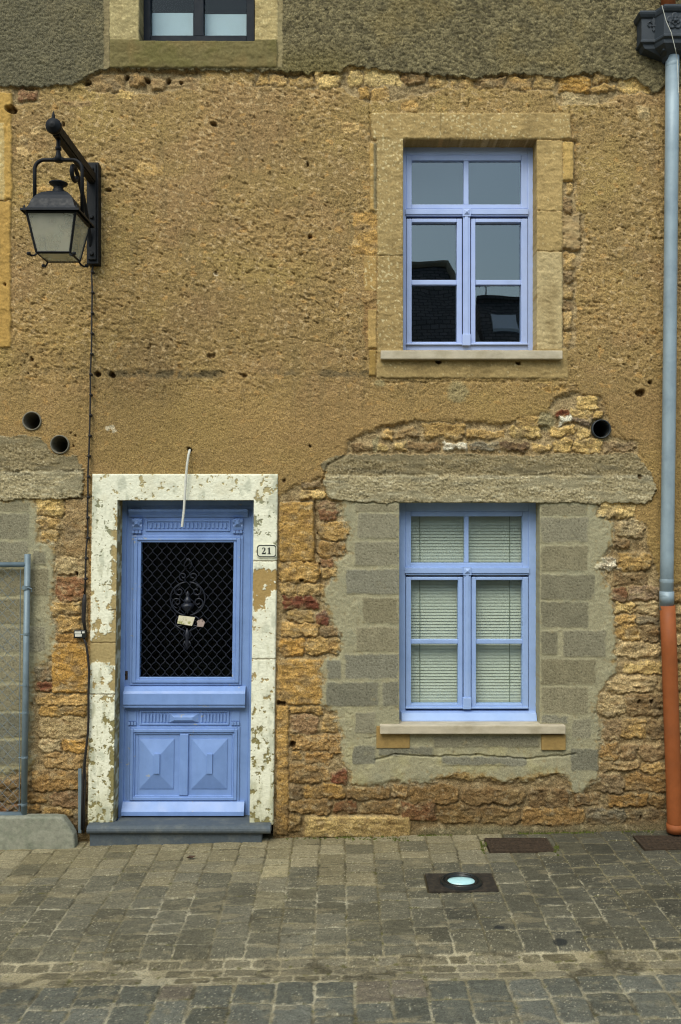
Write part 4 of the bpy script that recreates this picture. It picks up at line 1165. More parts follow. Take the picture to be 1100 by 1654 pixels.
# roof
eb, et = 0.178, 4.172
b = MB(); lev = [(eb, et - .012), (eb, et), (.150, et + .012), (.140, et + .03), (.125, et + .075), (.105, et + .105), (.08, et + .13), (.045, et + .15)]
vs = []; fs = []
for r_, z_ in lev: vs += [(lx - r_, hy - r_, z_), (lx + r_, hy - r_, z_), (lx + r_, hy + r_, z_), (lx - r_, hy + r_, z_)]
for i in range(len(lev) - 1):
    for k in range(4): fs.append((i * 4 + k, i * 4 + (k + 1) % 4, i * 4 + 4 + (k + 1) % 4, i * 4 + 4 + k))
fs.append((len(vs) - 4, len(vs) - 3, len(vs) - 2, len(vs) - 1))
b.add(vs, fs)
for s1 in (-1, 1):
    for s2 in (-1, 1): b.lathe([(.006, 0), (.008, .012), (.003, .024), (0, .025)], (lx + s1 * (eb - .02), hy + s2 * (eb - .02), et), 8)
b.build('roof', mat_plain('lantern_roof_iron', S(15, 19, 25), 0.55, 0.2, 40, 0.2, 0.002, 90, spec=0.3), lan, 0.006)
b = MB(); b.lathe([(.034, 0), (.036, .03), (.03, .035), (.03, .05), (.055, .065), (.058, .073), (.03, .085), (0, .088)], (lx, hy, et + .14), 20); b.build('chimney_cap', ir, lan, smooth=True)
# glazed body
ta, ba, zt_, zb_ = .148, .102, et - .014, 3.925
b = MB()
for s1, s2 in ((-1, -1), (1, -1), (1, 1), (-1, 1)):
    b.tube([(lx + s1 * ta, hy + s2 * ta, zt_), (lx + s1 * ba, hy + s2 * ba, zb_)], .009, 4)
    b.tube([(lx + s1 * (ba - .005), hy + s2 * (ba - .005), zb_ - .0), (lx + s1 * (ba + .008), hy + s2 * (ba + .008), zb_ - .02), (lx + s1 * (ba + .022), hy + s2 * (ba + .022), zb_ - .028), (lx + s1 * (ba + .036), hy + s2 * (ba + .036), zb_ - .02)], [.006, .006, .006, .008], 6)
    b.lathe([(0, -.012), (.011, -.008), (.013, 0), (.011, .008), (0, .012)], (lx + s1 * (ba + .036), hy + s2 * (ba + .036), zb_ - .018), 8)
cs = [(-1, -1), (1, -1), (1, 1), (-1, 1)]
for i in range(4):
    (a, e), (g, f_) = cs[i], cs[(i + 1) % 4]
    b.tube([(lx + a * ba, hy + e * ba, zb_), (lx + g * ba, hy + f_ * ba, zb_)], .009, 4)
    b.tube([(lx + a * ta, hy + e * ta, zt_), (lx + g * ta, hy + f_ * ta, zt_)], .010, 4)
b.build('glazing_frame', ir, lan)
for i in range(4):
    (a, e), (g, f_) = cs[i], cs[(i + 1) % 4]
    ou = Vector(((a + g) / 2, (e + f_) / 2, 0)) * 0.003
    q4 = [Vector((lx + a * ba, hy + e * ba, zb_)), Vector((lx + g * ba, hy + f_ * ba, zb_)), Vector((lx + g * ta, hy + f_ * ta, zt_)), Vector((lx + a * ta, hy + e * ta, zt_))]
    b = MB(); b.add([p + ou for p in q4] + [p - ou for p in q4], [(0, 1, 2, 3), (7, 6, 5, 4), (0, 4, 5, 1), (1, 5, 6, 2), (2, 6, 7, 3), (3, 7, 4, 0)])
    b.build('glass_pane', M['lglass'], lan)
b = MB(); b.box(lx - ba, lx + ba, hy - ba, hy + ba, zb_ - .004, zb_ + .001); b.build('glass_pane', M['lglass'], lan)
b = MB(); b.lathe([(.02, .0), (.02, -.03), (.014, -.035), (.03, -.07), (.034, -.10), (.02, -.125), (0, -.13)], (lx, hy, zt_ - .005), 14); b.build('bulb', M['plate'], lan, smooth=True)

# ------------------------------------------------------------------ cables and fittings
pts = [(150, 424), (150, 430), (148, 445), (149, 470), (148, 520), (148, 560), (146, 600), (146, 640), (145, 690), (144, 720), (142, 765), (142, 800), (141, 830), (142, 860), (139, 890), (138, 930), (137, 962)]
o = MB(); dd = .030
o.tube([P(x, y, dd + .005 * math.sin(y * .05)) for x, y in pts], 0.0062, 6)
for y in range(440, 960, 33):
    xq = np.interp(y, [p[1] for p in pts], [p[0] for p in pts]); o.lathe([(0, .02), (.010, .018), (.012, 0), (.01, -.02)], P(xq + 1, y, dd - .005), 8, 'y')
tag(o.build('lantern_cable', M['cable'], None, smooth=True), 'thin black cable running down the wall from under the lantern', 'cable')
o = MB()
o.tube([P(x, y, .035) for x, y in ((135, 1030), (139, 1040), (142, 1060), (144, 1085), (143, 1120), (143, 1160), (142, 1185), (139, 1210), (136, 1235), (134, 1262), (133, 1290), (132, 1340))], .0085, 6)
o.tube([P(x, y, .03) for x, y in ((142, 1185), (139, 1215), (137, 1240), (138, 1262), (136, 1300), (135, 1345))], .0065, 6)
o.tube([P(x, y, .035) for x, y in ((137, 960), (136, 975), (135, 1000), (138, 1022))], [.012, .017, .015, .008], 8)
tag(o.build('supply_cable', M['cable'], None, smooth=True), 'thick black cable beside the door surround, bundled above the small box', 'cable')
jb = empty('junction_box', P(128, 1024, .03)); tag(jb, 'tiny black box with a pale front on the stones left of the door', 'junction box')
o = MB(); o.pbox(119, 1018, 138, 1031, .0, .05); o.build('case', M['black'], jb, .003)
o = MB(); o.pbox(120.5, 1020, 131, 1023.5, .049, .053); o.pbox(121, 1024.5, 132, 1028.5, .049, .053); o.pbox(132.5, 1020, 136.5, 1023, .049, .053); o.build('front', M['tube'], jb, .001)
o = MB(); o.pbox(126, 1242, 131.5, 1346, .018, .03)
tag(o.build('steel_strip', M['galv'], None, .002), 'narrow grey metal strip standing against the wall beside the doorstep', 'metal strip')
o = MB()
o.tube([P(306.5, 727, -.03), P(306.5, 727, .02), P(306, 729, .04), P(304.5, 735, .05), P(302, 752, .052), P(300, 775, .053), P(298.5, 800, .055), P(297, 825, .057), P(295, 842, .06), P(294, 851, .062)], .0088, 10, False)
tag(o.build('conduit_tube', M['tube'], None, smooth=True), 'pale flexible tube hanging from a hole above the blue door', 'conduit')

# ------------------------------------------------------------------ downpipe
dp = empty('downpipe', P(1080, 1340, .1)); tag(dp, 'rainwater downpipe, grey above and red brown below, with a dark hopper head', 'downpipe')
pd = .085
rz = .0465
o = MB(); ax = [(1086, 92), (1085, 240), (1083, 450), (1081, 650), (1077.5, 900), (1076, 985)]
o.tube([P(x, y, pd) for x, y in ax], rz, 24); o.build('zinc_pipe', M['zinc'], dp, smooth=True)
for y in (106, 938, 962):
    o = MB(); xx = np.interp(y, [a[1] for a in ax], [a[0] for a in ax]); o.tube([P(xx, y - 4, pd), P(xx, y, pd), P(xx, y + 4, pd)], [rz * .98, rz * 1.06, rz * .98], 24, False)
    o.build('pipe_collar', M['zinc'], dp, smooth=True)
o = MB(); xx = 1077; o.tube([P(xx, 955, pd), P(xx, 976, pd)], rz * 1.07, 24); o.build('pipe_collar', M['zinc'], dp, smooth=True)
o = MB(); o.tube([P(1078, 978, pd + .003), P(1081, 1050, pd), P(1084, 1150, pd), P(1088, 1260, pd), P(1090, 1326, pd), P(1090.5, 1340, pd)], .0535, 24); o.tube([P(1090.1, 1330, pd), P(1090.3, 1344, pd)], .058, 24)
o.build('cast_iron_pipe', M['redpipe'], dp, smooth=True)
# hopper head
hp = MB()
hx, zt, zb = X(1090, .2), Z(12, .2), Z(56, .2)


def plan(s, e=0.0):
    return [(hx - .205 * s - e, -.0), (hx - .205 * s - e, -.12 - e), (hx - .115 * s, -.12 - e), (hx - .075 * s, -.20 - e), (hx + .075 * s, -.20 - e), (hx + .115 * s, -.12 - e), (hx + .205 * s + e, -.12 - e), (hx + .205 * s + e, -.0)]


def loft(mb, levs):
    vs = []; n = 8
    for s, e, z in levs: vs += [(x, y, z) for x, y in plan(s, e)]
    fs = [(i * n + k, i * n + (k + 1) % n, (i + 1) * n + (k + 1) % n, (i + 1) * n + k) for i in range(len(levs) - 1) for k in range(n)]
    fs += [tuple(range(n - 1, -1, -1)), tuple(range(len(vs) - n, len(vs)))]
    mb.add(vs, fs)


loft(hp, [(1, -.004, zb - .02), (1, .008, zb - .012), (1, .008, zb), (1, 0, zb + .008), (1, 0, zt - .035), (1, .012, zt - .028), (1, .022, zt - .012), (1, .026, zt), (1, .012, zt + .01), (1, .012, zt + .018)])
n = 8; lv = [(1, -.01, zb - .02, 1), (.93, -.012, zb - .05, 1), (.60, -.02, zb - .075, .9), (.36, -.04, zb - .10, .75), (.26, -.05, zb - .13, .68)]
vs = []
for s, e, z, yy in lv: vs += [(x, y * yy if y else -.03 * (1 - s), z) for x, y in plan(s, e)]
hp.add(vs, [(i * n + k, i * n + (k + 1) % n, (i + 1) * n + (k + 1) % n, (i + 1) * n + k) for i in range(len(lv) - 1) for k in range(n)])
hp.box(hx - .065, hx + .058, -.15, -.02, Z(88, .09), Z(80, .09))
hop = hp.build('hopper_head', M['hopper'], dp, .002)
fl = MB(); cxp, cyp, fd = 1056, 40, .121
sx_ = 1.0
fl.poly([(cxp, cyp - 13), (cxp + 3, cyp - 7), (cxp + 1, cyp + 1), (cxp - 1, cyp + 1), (cxp - 3, cyp - 7)], fd, fd + .007)
fl.poly([(cxp - 1, cyp + 3), (cxp + 1, cyp + 3), (cxp + 2, cyp + 8), (cxp, cyp + 11), (cxp - 2, cyp + 8)], fd, fd + .007)
fl.poly([(cxp - 3.5, cyp + .6), (cxp + 3.5, cyp + .6), (cxp + 3.5, cyp + 2.4), (cxp - 3.5, cyp + 2.4)], fd, fd + .009)
for s in (-1, 1):
    fl.tube([P(cxp + s * x, cyp + y, fd + .003) for x, y in ((1.5, 1), (3, -3), (6, -5), (9, -3), (9.5, 0.5), (7.5, 3.2), (5, 2.5))], [.002, .004, .005, .005, .004, .004, .002], 6)
fl.build('lily_relief', M['hopper'], hop, 0)
ro = MB(); rc = P(1090, 34, .2)
for rad_, dep_ in ((.048, .008), (.026, .013)):
    for k in range(5):
        a = math.pi / 2 + k * 2 * math.pi / 5 + (0 if rad_ > .03 else .6)
        q_ = (rc.x + rad_ * .72 * math.cos(a), rc.y, rc.z + rad_ * .72 * math.sin(a))
        ro.lathe([(rad_ * .55, 0), (rad_ * .5, dep_), (rad_ * .3, dep_ * .6), (0, dep_ * .5)], q_, 12, 'y')
ro.lathe([(.014, 0), (.012, .016), (0, .02)], rc, 12, 'y')
ro.build('rose_relief', M['hopper'], hop, smooth=True)
o = MB(); o.tube([(hx - .01, -.10, zt + .0), (hx - .01, -.10, zt + .9)], .05, 18); o.build('inlet_pipe', M['redpipe'], dp, smooth=True)
o = MB(); o.tube([P(1069, 8, .25), P(1076, 34, .235), P(1084, 52, .23), P(1091, 80, .20), P(1094, 96, .15), P(1096, 150, .14)], .0022, 5)
tag(o.build('loose_wire', M['tube'], None), 'thin pale wire slanting across the dark hopper head', 'wire')

# ------------------------------------------------------------------ building site fence
fe = empty('fence_panel', P(43, 1322, .055)); tag(fe, 'grey galvanised mesh fence panel standing in a concrete foot at left', 'fence')
fd = .055
o = MB(); o.tube([P(44.5, 895, fd), P(38.5, 1326, fd)], .0215, 16); o.build('post', M['galv'], fe, smooth=True)
o = MB(); o.tube([P(-470, 905, fd), P(-476, 1326, fd)], .0215, 16); o.build('post', M['galv'], fe, smooth=True)
o = MB(); o.tube([P(-470, 913, fd), P(44, 912, fd)], .0185, 14); o.build('rail', M['galv'], fe, smooth=True)
o = MB(); o.tube([P(-475, 1318, fd), P(39, 1316, fd)], .0225, 14); o.build('rail', M['galv'], fe, smooth=True)
for y in (949, 1024, 1106, 1151, 1223, 1299):
    o = MB(); xx = np.interp(y, [895, 1326], [44.5, 38.5])
    o.tube([P(xx, y - 2, fd), P(xx, y + 2, fd)], .0235, 14)
    o.tube([P(xx - 10, y + 1, fd), P(xx + 1, y + 1, fd + .024)], .003, 6); o.build('tie', M['galv'], fe)
o = MB(); o.tube([P(42.5, 946, fd), P(42.5, 952, fd)], .027, 14); o.tube([P(44, 949, fd + .02), P(51, 951, fd + .01), P(51, 956, fd)], .005, 6)
o.build('tie', M['galv'], fe)
o = MB()
o.tube([P(33, 920, fd), P(31, 1312, fd)], .003, 6)
stp = 15.0; xa, xb_, ya, yb = -466, 32, 918, 1310
for k in range(-70, 70):
    for s in (1, -1):
        pts = []
        for t in np.linspace(0, 1, 40):
            yy = ya + (yb - ya) * t; xx = -100 + k * stp * 1.15 + s * (yy - ya) * 0.95
            if xa < xx < xb_: pts.append(P(xx, yy, fd + .0015 * s))
        if len(pts) > 1: o.tube([pts[0], pts[-1]], .0013, 4)
o.build('wire_mesh', M['galv'], fe)
o = MB()
a = Z(1321, .1); gz = 0.02 * X(60)
prof = [(X(-75, .1), -.08), (X(121, .1), -.08), (X(122, .1), gz + .03), (X(120, .1), gz + .10), (X(114, .1), gz + .145), (X(102, .1), a + .004), (X(88, .1), a + .01), (X(-75, .1), a + .008)]
n = len(prof)
o.add([(x, -.115, z) for x, z in prof] + [(x, -.028, z) for x, z in prof], [tuple(range(n)), tuple(range(2 * n - 1, n - 1, -1))] + [(i, n + i, n + (i + 1) % n, (i + 1) % n) for i in range(n)])
tag(o.build('concrete_foot', M['footc'], None, .014, seg=3), 'weathered grey concrete block holding the fence post, left of the doorstep', 'concrete foot')

# ------------------------------------------------------------------ ground
gxs = axis(-2.62, 2.62, 0.0062, -30, 30, 1.14, [])
gys = axis(-2.6, 0.10, 0.0068, -22, 0.12, 1.14, [])
GX, GY = np.meshgrid(gxs, gys)
GX = GX.astype(np.float32); GY = GY.astype(np.float32)
print('ground grid', GX.shape)
g1 = fbm(GX / .5, GY / .5, 4, 301); g2 = fbm(GX / .12, GY / .12, 4, 303); g3 = fbm(GX / .035, GY / .035, 3, 305); g4 = perlin(GX / .014, GY / .014, 309)
gh = 0.02 * GX + 0.004 * g1 - 0.030 * np.exp(-((GY + 1.80) / .16) ** 2)
gh = np.where(GY < -8, 0.02 * np.clip(GX, -30, 30), gh)
jh = -0.0055 + 0.003 * g3
gc = np.empty(GX.shape + (3,), np.float32); gc[:] = S(118, 111, 86)
gc *= (1 + 0.12 * g2 + 0.15 * g3)[..., None]
gc = mixc(gc, S(164, 157, 132), 0.85 * ss(-.2, .35, fbm(GX / .4, GY / .3, 4, 307)) * ss(-.5, -.9, GY))
gc = mixc(gc, S(86, 78, 52), 0.75 * ss(-.1, .5, g1 + .4 * g2))
gc = mixc(gc, S(90, 80, 54), 0.85 * ss(-.7, -.25, GY + .1 * g1) * ss(-.2, .25, g2 + .2))
gc = mixc(gc, S(156, 150, 128), 0.5 * ss(-2.0, -2.1, GY) * ss(-.2, .4, g1 + g2))
gc = mixc(gc, S(164, 152, 120), 0.5 * ss(-1.55, -1.7, GY + .05 * g2) * ss(-2.05, -1.92, GY + .05 * g2))
dhh = jh.copy()
gwx = GX + .008 * g2 + .004 * g3; gwy = GY + .008 * fbm(GX / .12, GY / .12, 3, 311) + .004 * g3


def sett(x0, y0, x1, y1, col, H=0.0, rad=.014, soft=.008, worn=0.0):
    c0, c1 = np.searchsorted(gxs, x0 - .03), np.searchsorted(gxs, x1 + .03)
    r0, r1 = np.searchsorted(gys, y0 - .03), np.searchsorted(gys, y1 + .03)
    s_ = (slice(r0, r1), slice(c0, c1))
    if r1 <= r0 or c1 <= c0: return
    qx = np.abs(gwx[s_] - (x0 + x1) / 2) - (x1 - x0) / 2 + rad; qy = np.abs(gwy[s_] - (y0 + y1) / 2) - (y1 - y0) / 2 + rad
    sd = np.hypot(np.maximum(qx, 0), np.maximum(qy, 0)) + np.minimum(np.maximum(qx, qy), 0) - rad
    s = ss(.002, -soft, sd)
    sx, sy = R.rand() * 60, R.rand() * 60
    f = fbm(GX[s_] / .10 + sx, GY[s_] / .04 + sy, 4, 321)
    lev = H + .0026 * f + .0012 * g3[s_] + .0006 * g4[s_] + (R.rand() - .5) * .03 * (GX[s_] - (x0 + x1) / 2) + (R.rand() - .5) * .04 * (GY[s_] - (y0 + y1) / 2)
    dhh[s_] = dhh[s_] + (lev - dhh[s_]) * s
    k = np.empty(s.shape + (3,), np.float32); v = R.uniform(-9, 9); k[:] = S(*[q + v for q in col])
    k *= (1 + .17 * f + .10 * g3[s_] + .06 * g4[s_])[..., None]
    k = mixc(k, S(118, 110, 84), (.20 + worn) * ss(0, .9, f + .3 * g1[s_]))
    m = ss(.003, -.003, sd + .004 * f) * (1 - .75 * ss(.25, .6, fbm(GX[s_] / .06 + sy, GY[s_] / .03, 3, 325)) * ss(-.03, 0, sd))
    gc[s_] = mixc(gc[s_], k, m)


TAN, GRY, DRK, ROAD = np.array((128, 119, 92)), np.array((96, 92, 75)), np.array((76, 74, 62)), np.array((92, 92, 81))
x = -4.4
while x < 4.4:
    wd = R.uniform(.17, .20); y = .06 + R.uniform(-.08, 0)
    while y > -1.66:
        ln = R.choice([.12, .16, .17, .18, .20, .24]) * R.uniform(.93, 1.07)
        y2 = max(y - ln, -1.70)
        if y2 - (-1.70) < .07: y2 = -1.70
        cx_, cy_ = x + wd / 2, (y + y2) / 2
        # tone follows wear across the pavement: paler by the wall and on the left and middle
        t = np.clip((-cy_ - .30 + .18 * R.randn() + .08 * cx_) / .55, 0, 1)
        if cx_ > 1.15: t = np.clip(t + .45, 0, 1)
        dk = np.clip((cx_ - .2) / 1.6 + .25 * R.randn(), 0, 1) * (t > .4)
        col = TAN + (GRY - TAN) * t; col = col + (DRK - col) * dk
        if -.56 < cx_ < -.28 and -1.2 < cy_ < -.36 and R.rand() < .8: col = col * .55 + .45 * np.array((156, 145, 108)) + R.uniform(-14, 10)
        sett(x + .0045, y2 + .0045, x + wd - .0045, y - .0045, col, 0.0, .010, .007)
        y = y2
    x += wd
y = -1.705
for ln in (.085, .09, .085):
    x = -4.4
    while x < 4.4:
        wd = R.uniform(.09, .2)
        if R.rand() < .86: sett(x + .006, y - ln + .007, x + wd - .006, y - .007, np.array((112, 105, 84)) + R.uniform(-14, 10), -.003, .016, .014, .25)
        x += wd
    y -= ln
yr = y
x = -4.4
while x < 4.4:
    wd = R.uniform(.165, .205); y = yr - R.uniform(0, .03); first = True
    while y > -4.6:
        ln = R.uniform(.15, .23)
        sett(x + .007, y - ln + .006, x + wd - .007, y - .006, ROAD + R.uniform(-7, 6) + (np.array((7, -1, -5)) if R.rand() < .08 else 0), 0.001, .012, .009)
        y -= ln
    x += wd
gh = gh + dhh * (GY > -4.7) * (np.abs(GX) < 4.5)
k = ss(.30, .55, fbm(GX / .10, GY / .10, 4, 331)) * ss(-1.4, -1.75, GY); gc = mixc(gc, S(132, 123, 96), 0.3 * k)
k = ss(.42, .60, fbm(GX / .05, GY / .05, 3, 333) + .25 * g1) * (dhh < -.004); gc = mixc(gc, S(84, 82, 34), 0.7 * k)
gc *= (1 + .22 * np.clip(fbm(GX / .55 + 3, GY / .4, 4, 351), -1, .5) + .08 * g4)[..., None]
k = ss(.52, .62, perlin(GX / .011, GY / .014, 353)); gc = mixc(gc, S(186, 178, 150), .55 * k * ss(-.1, .4, g1 + g2 + .2))
k = ss(.55, .68, perlin(GX / .016 + 9, GY / .02, 355)); gc = mixc(gc, S(52, 48, 36), .6 * k * ss(-.2, .4, g2))
k = (dhh < -.003) * ss(.1, .5, fbm(GX / .22, GY / .22, 3, 357)); gc = mixc(gc, S(66, 61, 46), .7 * k)
# old tar spots


def gpt(px, py):
    """photo pixel on the sloping street"""
    xr, zr = (px - CX) / F, (CY - py) / F
    t = CZ / (0.02 * xr - zr)
    return xr * t, -D + t


for px, py, rx in ((905, 1519, .04), (807, 1498, .028), (935, 1505, .014), (950, 1510, .014)):
    a, b_ = gpt(px, py); q_ = ss(1.15, .9, np.hypot((GX - a) / rx, (GY - b_) / (rx * .85)) + .15 * g3); gc = mixc(gc, S(40, 42, 40), .9 * q_)
# pale scuffs
k = ss(.33, .5, fbm(GX / .3, GY / .12, 5, 341)) * ss(-.3, -.6, GY); gc = mixc(gc, S(150, 138, 106), .3 * k)
# recesses for the covers
COV = []
for (x0, y0, x1, y1) in ((787, 1354, 890, 1376), (1031, 1350, 1150, 1372), (690, 1411, 800, 1440)):
    a0 = gpt((x0 + x1) / 2, y0); a1 = gpt((x0 + x1) / 2, y1)
    l, r_ = gpt(x0, (y0 + y1) / 2)[0], gpt(x1, (y0 + y1) / 2)[0]
    COV.append((l, r_, a1[1], a0[1]))
    k = (GX > l - .008) & (GX < r_ + .008) & (GY > a1[1] - .008) & (GY < a0[1] + .008)
    gh = np.where(k, 0.02 * GX - .012, gh); gc = np.where(k[..., None], np.array(S(70, 62, 44), np.float32), gc)
GV = np.stack([GX, GY, gh], -1).reshape(-1, 3)
n1_, n2_ = GX.shape; gi = np.arange(n1_ * n2_).reshape(n1_, n2_)
gf = np.stack([gi[:-1, :-1], gi[:-1, 1:], gi[1:, 1:], gi[1:, :-1]], -1)
ym = (GY[:-1, :-1] + GY[1:, 1:]) / 2
for nm, mk in (('pavement', ym > -1.705), ('gutter', (ym <= -1.705) & (ym > yr)), ('road', ym <= yr)):
    tag(mesh_np(nm, GV, gf[mk], gc.reshape(-1, 3), M['sett']), kind='structure')

# covers and the ground light
def cover(i, label):
    l, r_, y0, y1 = COV[i]; zc = 0.02 * (l + r_) / 2
    cv = empty('drain_cover', ((l + r_) / 2, (y0 + y1) / 2, zc)); tag(cv, label, 'drain cover', 'rusty covers in the pavement')
    o = MB(); o.box(l, r_, y0, y1, zc - .03, zc + .000); o.box(l, r_, y0, y0 + .012, zc, zc + .004); o.box(l, r_, y1 - .012, y1, zc, zc + .004)
    o.box(l, l + .012, y0 + .012, y1 - .012, zc, zc + .004); o.box(r_ - .012, r_, y0 + .012, y1 - .012, zc, zc + .004)
    o.build('frame', M['rust'], cv)
    o = MB(); nx = 16; ny = 7
    for a in range(nx):
        for b_ in range(ny):
            w_, h_ = (r_ - l - .04) / nx, (y1 - y0 - .04) / ny
            o.box(l + .02 + a * w_ + w_ * .18, l + .02 + a * w_ + w_ * .82, y0 + .02 + b_ * h_ + h_ * .18, y0 + .02 + b_ * h_ + h_ * .82, zc - .001, zc + .003)
    o.build('plate', M['rust'], cv)


cover(0, 'rusty rectangular cover in the pavement below the lower window'); cover(1, 'rusty cover in the pavement at the foot of the red brown downpipe')
l, r_, y0, y1 = COV[2]; zc = 0.02 * (l + r_) / 2 + .001
gl = empty('ground_light', ((l + r_) / 2, (y0 + y1) / 2, zc)); tag(gl, 'square black ground light with a pale glowing lens set in the setts', 'ground light')
o = MB(); o.box(l, r_, y0, y1, zc - .03, zc + .002); o.build('base_plate', mat_plain('worn_dark_steel', S(48, 44, 38), 0.8, 0.3, 40, 0.4, 0.003, 100, spec=0.2, col2=S(66, 58, 48), thr=(0.45, 0.7), s2=20), gl, .003)
cx_, cy_ = (l + r_) / 2, (y0 + y1) / 2; rr = min(r_ - l, y1 - y0) * .49
o = MB(); o.lathe([(rr, .002), (rr * .98, .012), (rr * .9, .016), (rr * .84, .016), (rr * .80, .008), (rr * .76, .015), (rr * .66, .015), (rr * .62, .006), (0, .006)], (cx_, cy_, zc), 40); o.build('ring', M['black'], gl, smooth=False)
o = MB(); o.lathe([(rr * .66, .006), (rr * .60, .014), (rr * .36, .02), (rr * .18, .023), (0, .024)], (cx_, cy_, zc), 32)
o.v = [(cx_ + (x_ - cx_) * 1.0, cy_ + (y_ - cy_) * .62, z_) for x_, y_, z_ in o.v]
o.build('lens', M['lamp'], gl, smooth=True)

# dry leaf, moss
a, b_ = gpt(308, 1388)
o = MB(); q = [(0, 0, .004), (.02, .012, .016), (.05, .01, .008), (.065, -.004, .02), (.045, -.018, .012), (.018, -.014, .018)]
o.add([(a + x_ - .03, b_ + y_, .02 * a + z_ + .006) for x_, y_, z_ in q] + [(a + x_ - .03, b_ + y_, .02 * a + z_ + .004) for x_, y_, z_ in q], [(0, 1, 2, 3, 4, 5), (11, 10, 9, 8, 7, 6)] + [(i, 6 + i, 6 + (i + 1) % 6, (i + 1) % 6) for i in range(6)])
tag(o.build('dead_leaf', M['leaf'], None), 'curled brown leaf lying on the setts in front of the doorstep', 'leaf')
o = MB()
rr_ = random.Random(3)
for (xa, ya, xb_, yb, n) in ((838, 1340, 962, 1346, 130), (672, 1322, 730, 1338, 50), (776, 1358, 786, 1378, 40), (894, 1366, 902, 1384, 26), (440, 1350, 640, 1356, 60), (1000, 1342, 1060, 1346, 30), (560, 1354, 660, 1358, 40)):
    for _ in range(n):
        px, py = rr_.uniform(xa, xb_), rr_.uniform(ya, yb)
        gx_, gy_ = gpt(px, max(py, 1352 - .023 * (px - 550) + 1)); gy_ = min(gy_, -.005)
        r0 = rr_.uniform(.003, .008)
        c_ = (gx_, gy_, .02 * gx_ - .004)
        o.lathe([(r0 * 1.2, 0), (r0, r0 * .8), (r0 * .5, r0 * 1.2), (0, r0 * 1.4)], c_, 5)
        if rr_.random() < .35:
            for _k in range(3):
                dx, dy = rr_.uniform(-.012, .012), rr_.uniform(-.01, .004); hh = rr_.uniform(.012, .03)
                o.add([(c_[0] - .002, c_[1], c_[2]), (c_[0] + .002, c_[1], c_[2]), (c_[0] + dx, c_[1] + dy, c_[2] + hh)], [(0, 1, 2)])
tag(o.build('moss', M['moss'], None, smooth=True), 'green moss and tiny weeds in the joint along the wall foot', 'moss', kind='stuff')

# ------------------------------------------------------------------ houses across the street (seen mirrored in the upper panes)
def opposite(name, x0, x1, yb, dep, ze, zr, hipr, label):
    e = empty(name, ((x0 + x1) / 2, yb, -.1)); tag(e, label, 'house')
    o = MB(); o.box(x0 + .2, x1 - .2, yb - dep, yb, -.6, ze); o.build('wall', M['owall'], e)
    o = MB(); ym_ = yb - dep / 2; t = .25
    top = [(x0, ym_, zr), (x1 - hipr, ym_, zr)]
    bot = [(x0, yb + .3, ze - .1), (x1, yb + .3, ze - .1), (x1, yb - dep - .3, ze - .1), (x0, yb - dep - .3, ze - .1)]
    o.add(top + bot, [(2, 3, 1, 0), (4, 5, 0, 1), (3, 4, 1), (5, 2, 0), (2, 5, 4, 3)])
    rf = o.build('roof', M['rooft'], e)
    o = MB(); o.tube([(x0, ym_, zr + .02), (x1 - hipr, ym_, zr + .02), (x1, yb + .3, ze - .08)], .09, 8); o.build('ridge_tiles', M['owall'] if hipr else M['rooft'], rf)
    return e, rf, ym_


L2 = 6.64 + .14
e1, rf1, ym1 = opposite('opposite_house', -7.0, 2.68, -9.2, 4.4, 4.6, 7.30, .54, 'dark roofed house across the street with a hipped end mirrored in the upper left pane')
e2, rf2, ym2 = opposite('opposite_house', 2.74, 12.0, -9.4, 4.4, 4.4, 6.62, 0.0, 'lower dark roofed house across the street with a skylight mirrored in the upper right pane')
k_ = (6.62 - 4.3) / (4.4 / 2 + .3)
o = MB()
for (xa, xb_, ya, yb) in ((2.95, 3.50, -11.12, -10.72),):
    z0_, z1_ = 4.3 + k_ * (-9.1 - yb), 4.3 + k_ * (-9.1 - ya)
    for dz, g_ in ((.06, 0),):
        o.add([(xa, yb, z0_ + dz), (xb_, yb, z0_ + dz), (xb_, ya, z1_ + dz), (xa, ya, z1_ + dz), (xa, yb, z0_ - .1), (xb_, yb, z0_ - .1), (xb_, ya, z1_ - .1), (xa, ya, z1_ - .1)], [(0, 1, 2, 3), (0, 4, 5, 1), (1, 5, 6, 2), (2, 6, 7, 3), (3, 7, 4, 0)])
o.build('skylight', mat_plain('skylight_glass', S(225, 232, 240), .15, .05, bump=0), rf2)
o = MB(); ax_ = 2.95; o.tube([(ax_, ym2, 6.3), (ax_, ym2, 7.05)], .02, 6); o.tube([(ax_ - .3, ym2, 6.95), (ax_ + .55, ym2, 7.02)], .012, 5)
for i in range(7): o.tube([(ax_ - .28 + i * .13, ym2 - .22 + .01 * i, 6.96 + i * .01), (ax_ - .28 + i * .13, ym2 + .22 - .01 * i, 6.96 + i * .01)], .008, 4)
o.build('aerial', M['iron'], e2)

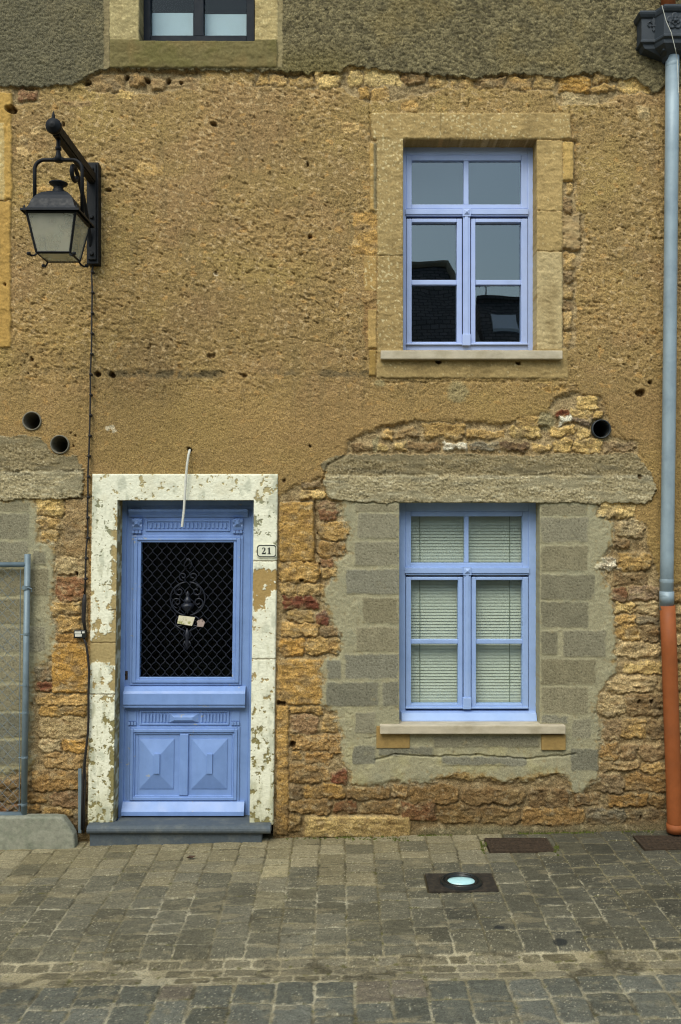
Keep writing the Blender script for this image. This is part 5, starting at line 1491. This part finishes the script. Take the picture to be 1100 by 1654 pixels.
# ------------------------------------------------------------------ light, sky, camera
world = bpy.data.worlds.new('World'); scene.world = world; world.use_nodes = True
wn = world.node_tree; bg = wn.nodes['Background']
EL, AZ = math.radians(52), math.radians(200)
sky = wn.nodes.new('ShaderNodeTexSky'); sky.sky_type = 'NISHITA'; sky.sun_disc = False
sky.sun_elevation = EL; sky.sun_rotation = AZ
sky.air_density = 1.4; sky.dust_density = 2.0; sky.ozone_density = 0.6
hs = wn.nodes.new('ShaderNodeHueSaturation'); hs.inputs['Saturation'].default_value = 0.85
wn.links.new(sky.outputs[0], hs.inputs['Color']); tn = wn.nodes.new('ShaderNodeVectorMath'); tn.operation = 'MULTIPLY'; tn.inputs[1].default_value = (0.96, 1.0, 0.97)
wn.links.new(hs.outputs[0], tn.inputs[0]); wt = wn.nodes.new('ShaderNodeTexCoord'); wz = wn.nodes.new('ShaderNodeTexNoise'); wz.inputs['Scale'].default_value = 3.0; wz.inputs['Detail'].default_value = 5
wmr = wn.nodes.new('ShaderNodeMapRange'); wmr.inputs['From Min'].default_value = .35; wmr.inputs['From Max'].default_value = .65; wmr.inputs['To Min'].default_value = .78; wmr.inputs['To Max'].default_value = 1.22
wsc = wn.nodes.new('ShaderNodeVectorMath'); wsc.operation = 'SCALE'
wn.links.new(wt.outputs['Generated'], wz.inputs['Vector']); wn.links.new(wz.outputs[0], wmr.inputs['Value']); wn.links.new(wmr.outputs['Result'], wsc.inputs['Scale'])
wn.links.new(tn.outputs[0], wsc.inputs[0]); wn.links.new(wsc.outputs[0], bg.inputs[0]); bg.inputs[1].default_value = 0.12
sl = bpy.data.lights.new('sun', 'SUN'); sl.energy = 1.1; sl.angle = math.radians(35); sl.color = (1.0, 0.975, 0.85)
so = bpy.data.objects.new('sun', sl); link(so)
# sky rotation is clockwise from +Y seen from above; light comes from that bearing
dv_ = Vector((math.sin(AZ) * math.cos(EL), math.cos(AZ) * math.cos(EL), math.sin(EL)))
so.rotation_euler = dv_.to_track_quat('Z', 'Y').to_euler(); so.location = (-3, -8, 12)

cam = bpy.data.cameras.new('camera'); co_ = bpy.data.objects.new('camera', cam); link(co_)
co_.location = (0, -D, CZ); co_.rotation_euler = (math.radians(90), 0, 0)
cam.sensor_fit = 'HORIZONTAL'; cam.sensor_width = 36; cam.lens = 36 * F / 1100; cam.clip_end = 500; cam.clip_start = .05
scene.camera = co_
scene.cycles.pixel_filter_type = 'BLACKMAN_HARRIS'; scene.cycles.filter_width = 1.15; scene.cycles.use_denoising = True
vs_ = scene.view_settings; vs_.view_transform = 'Standard'; vs_.look = 'None'; vs_.gamma = 1; vs_.exposure = 0.92; vs_.use_curve_mapping = False
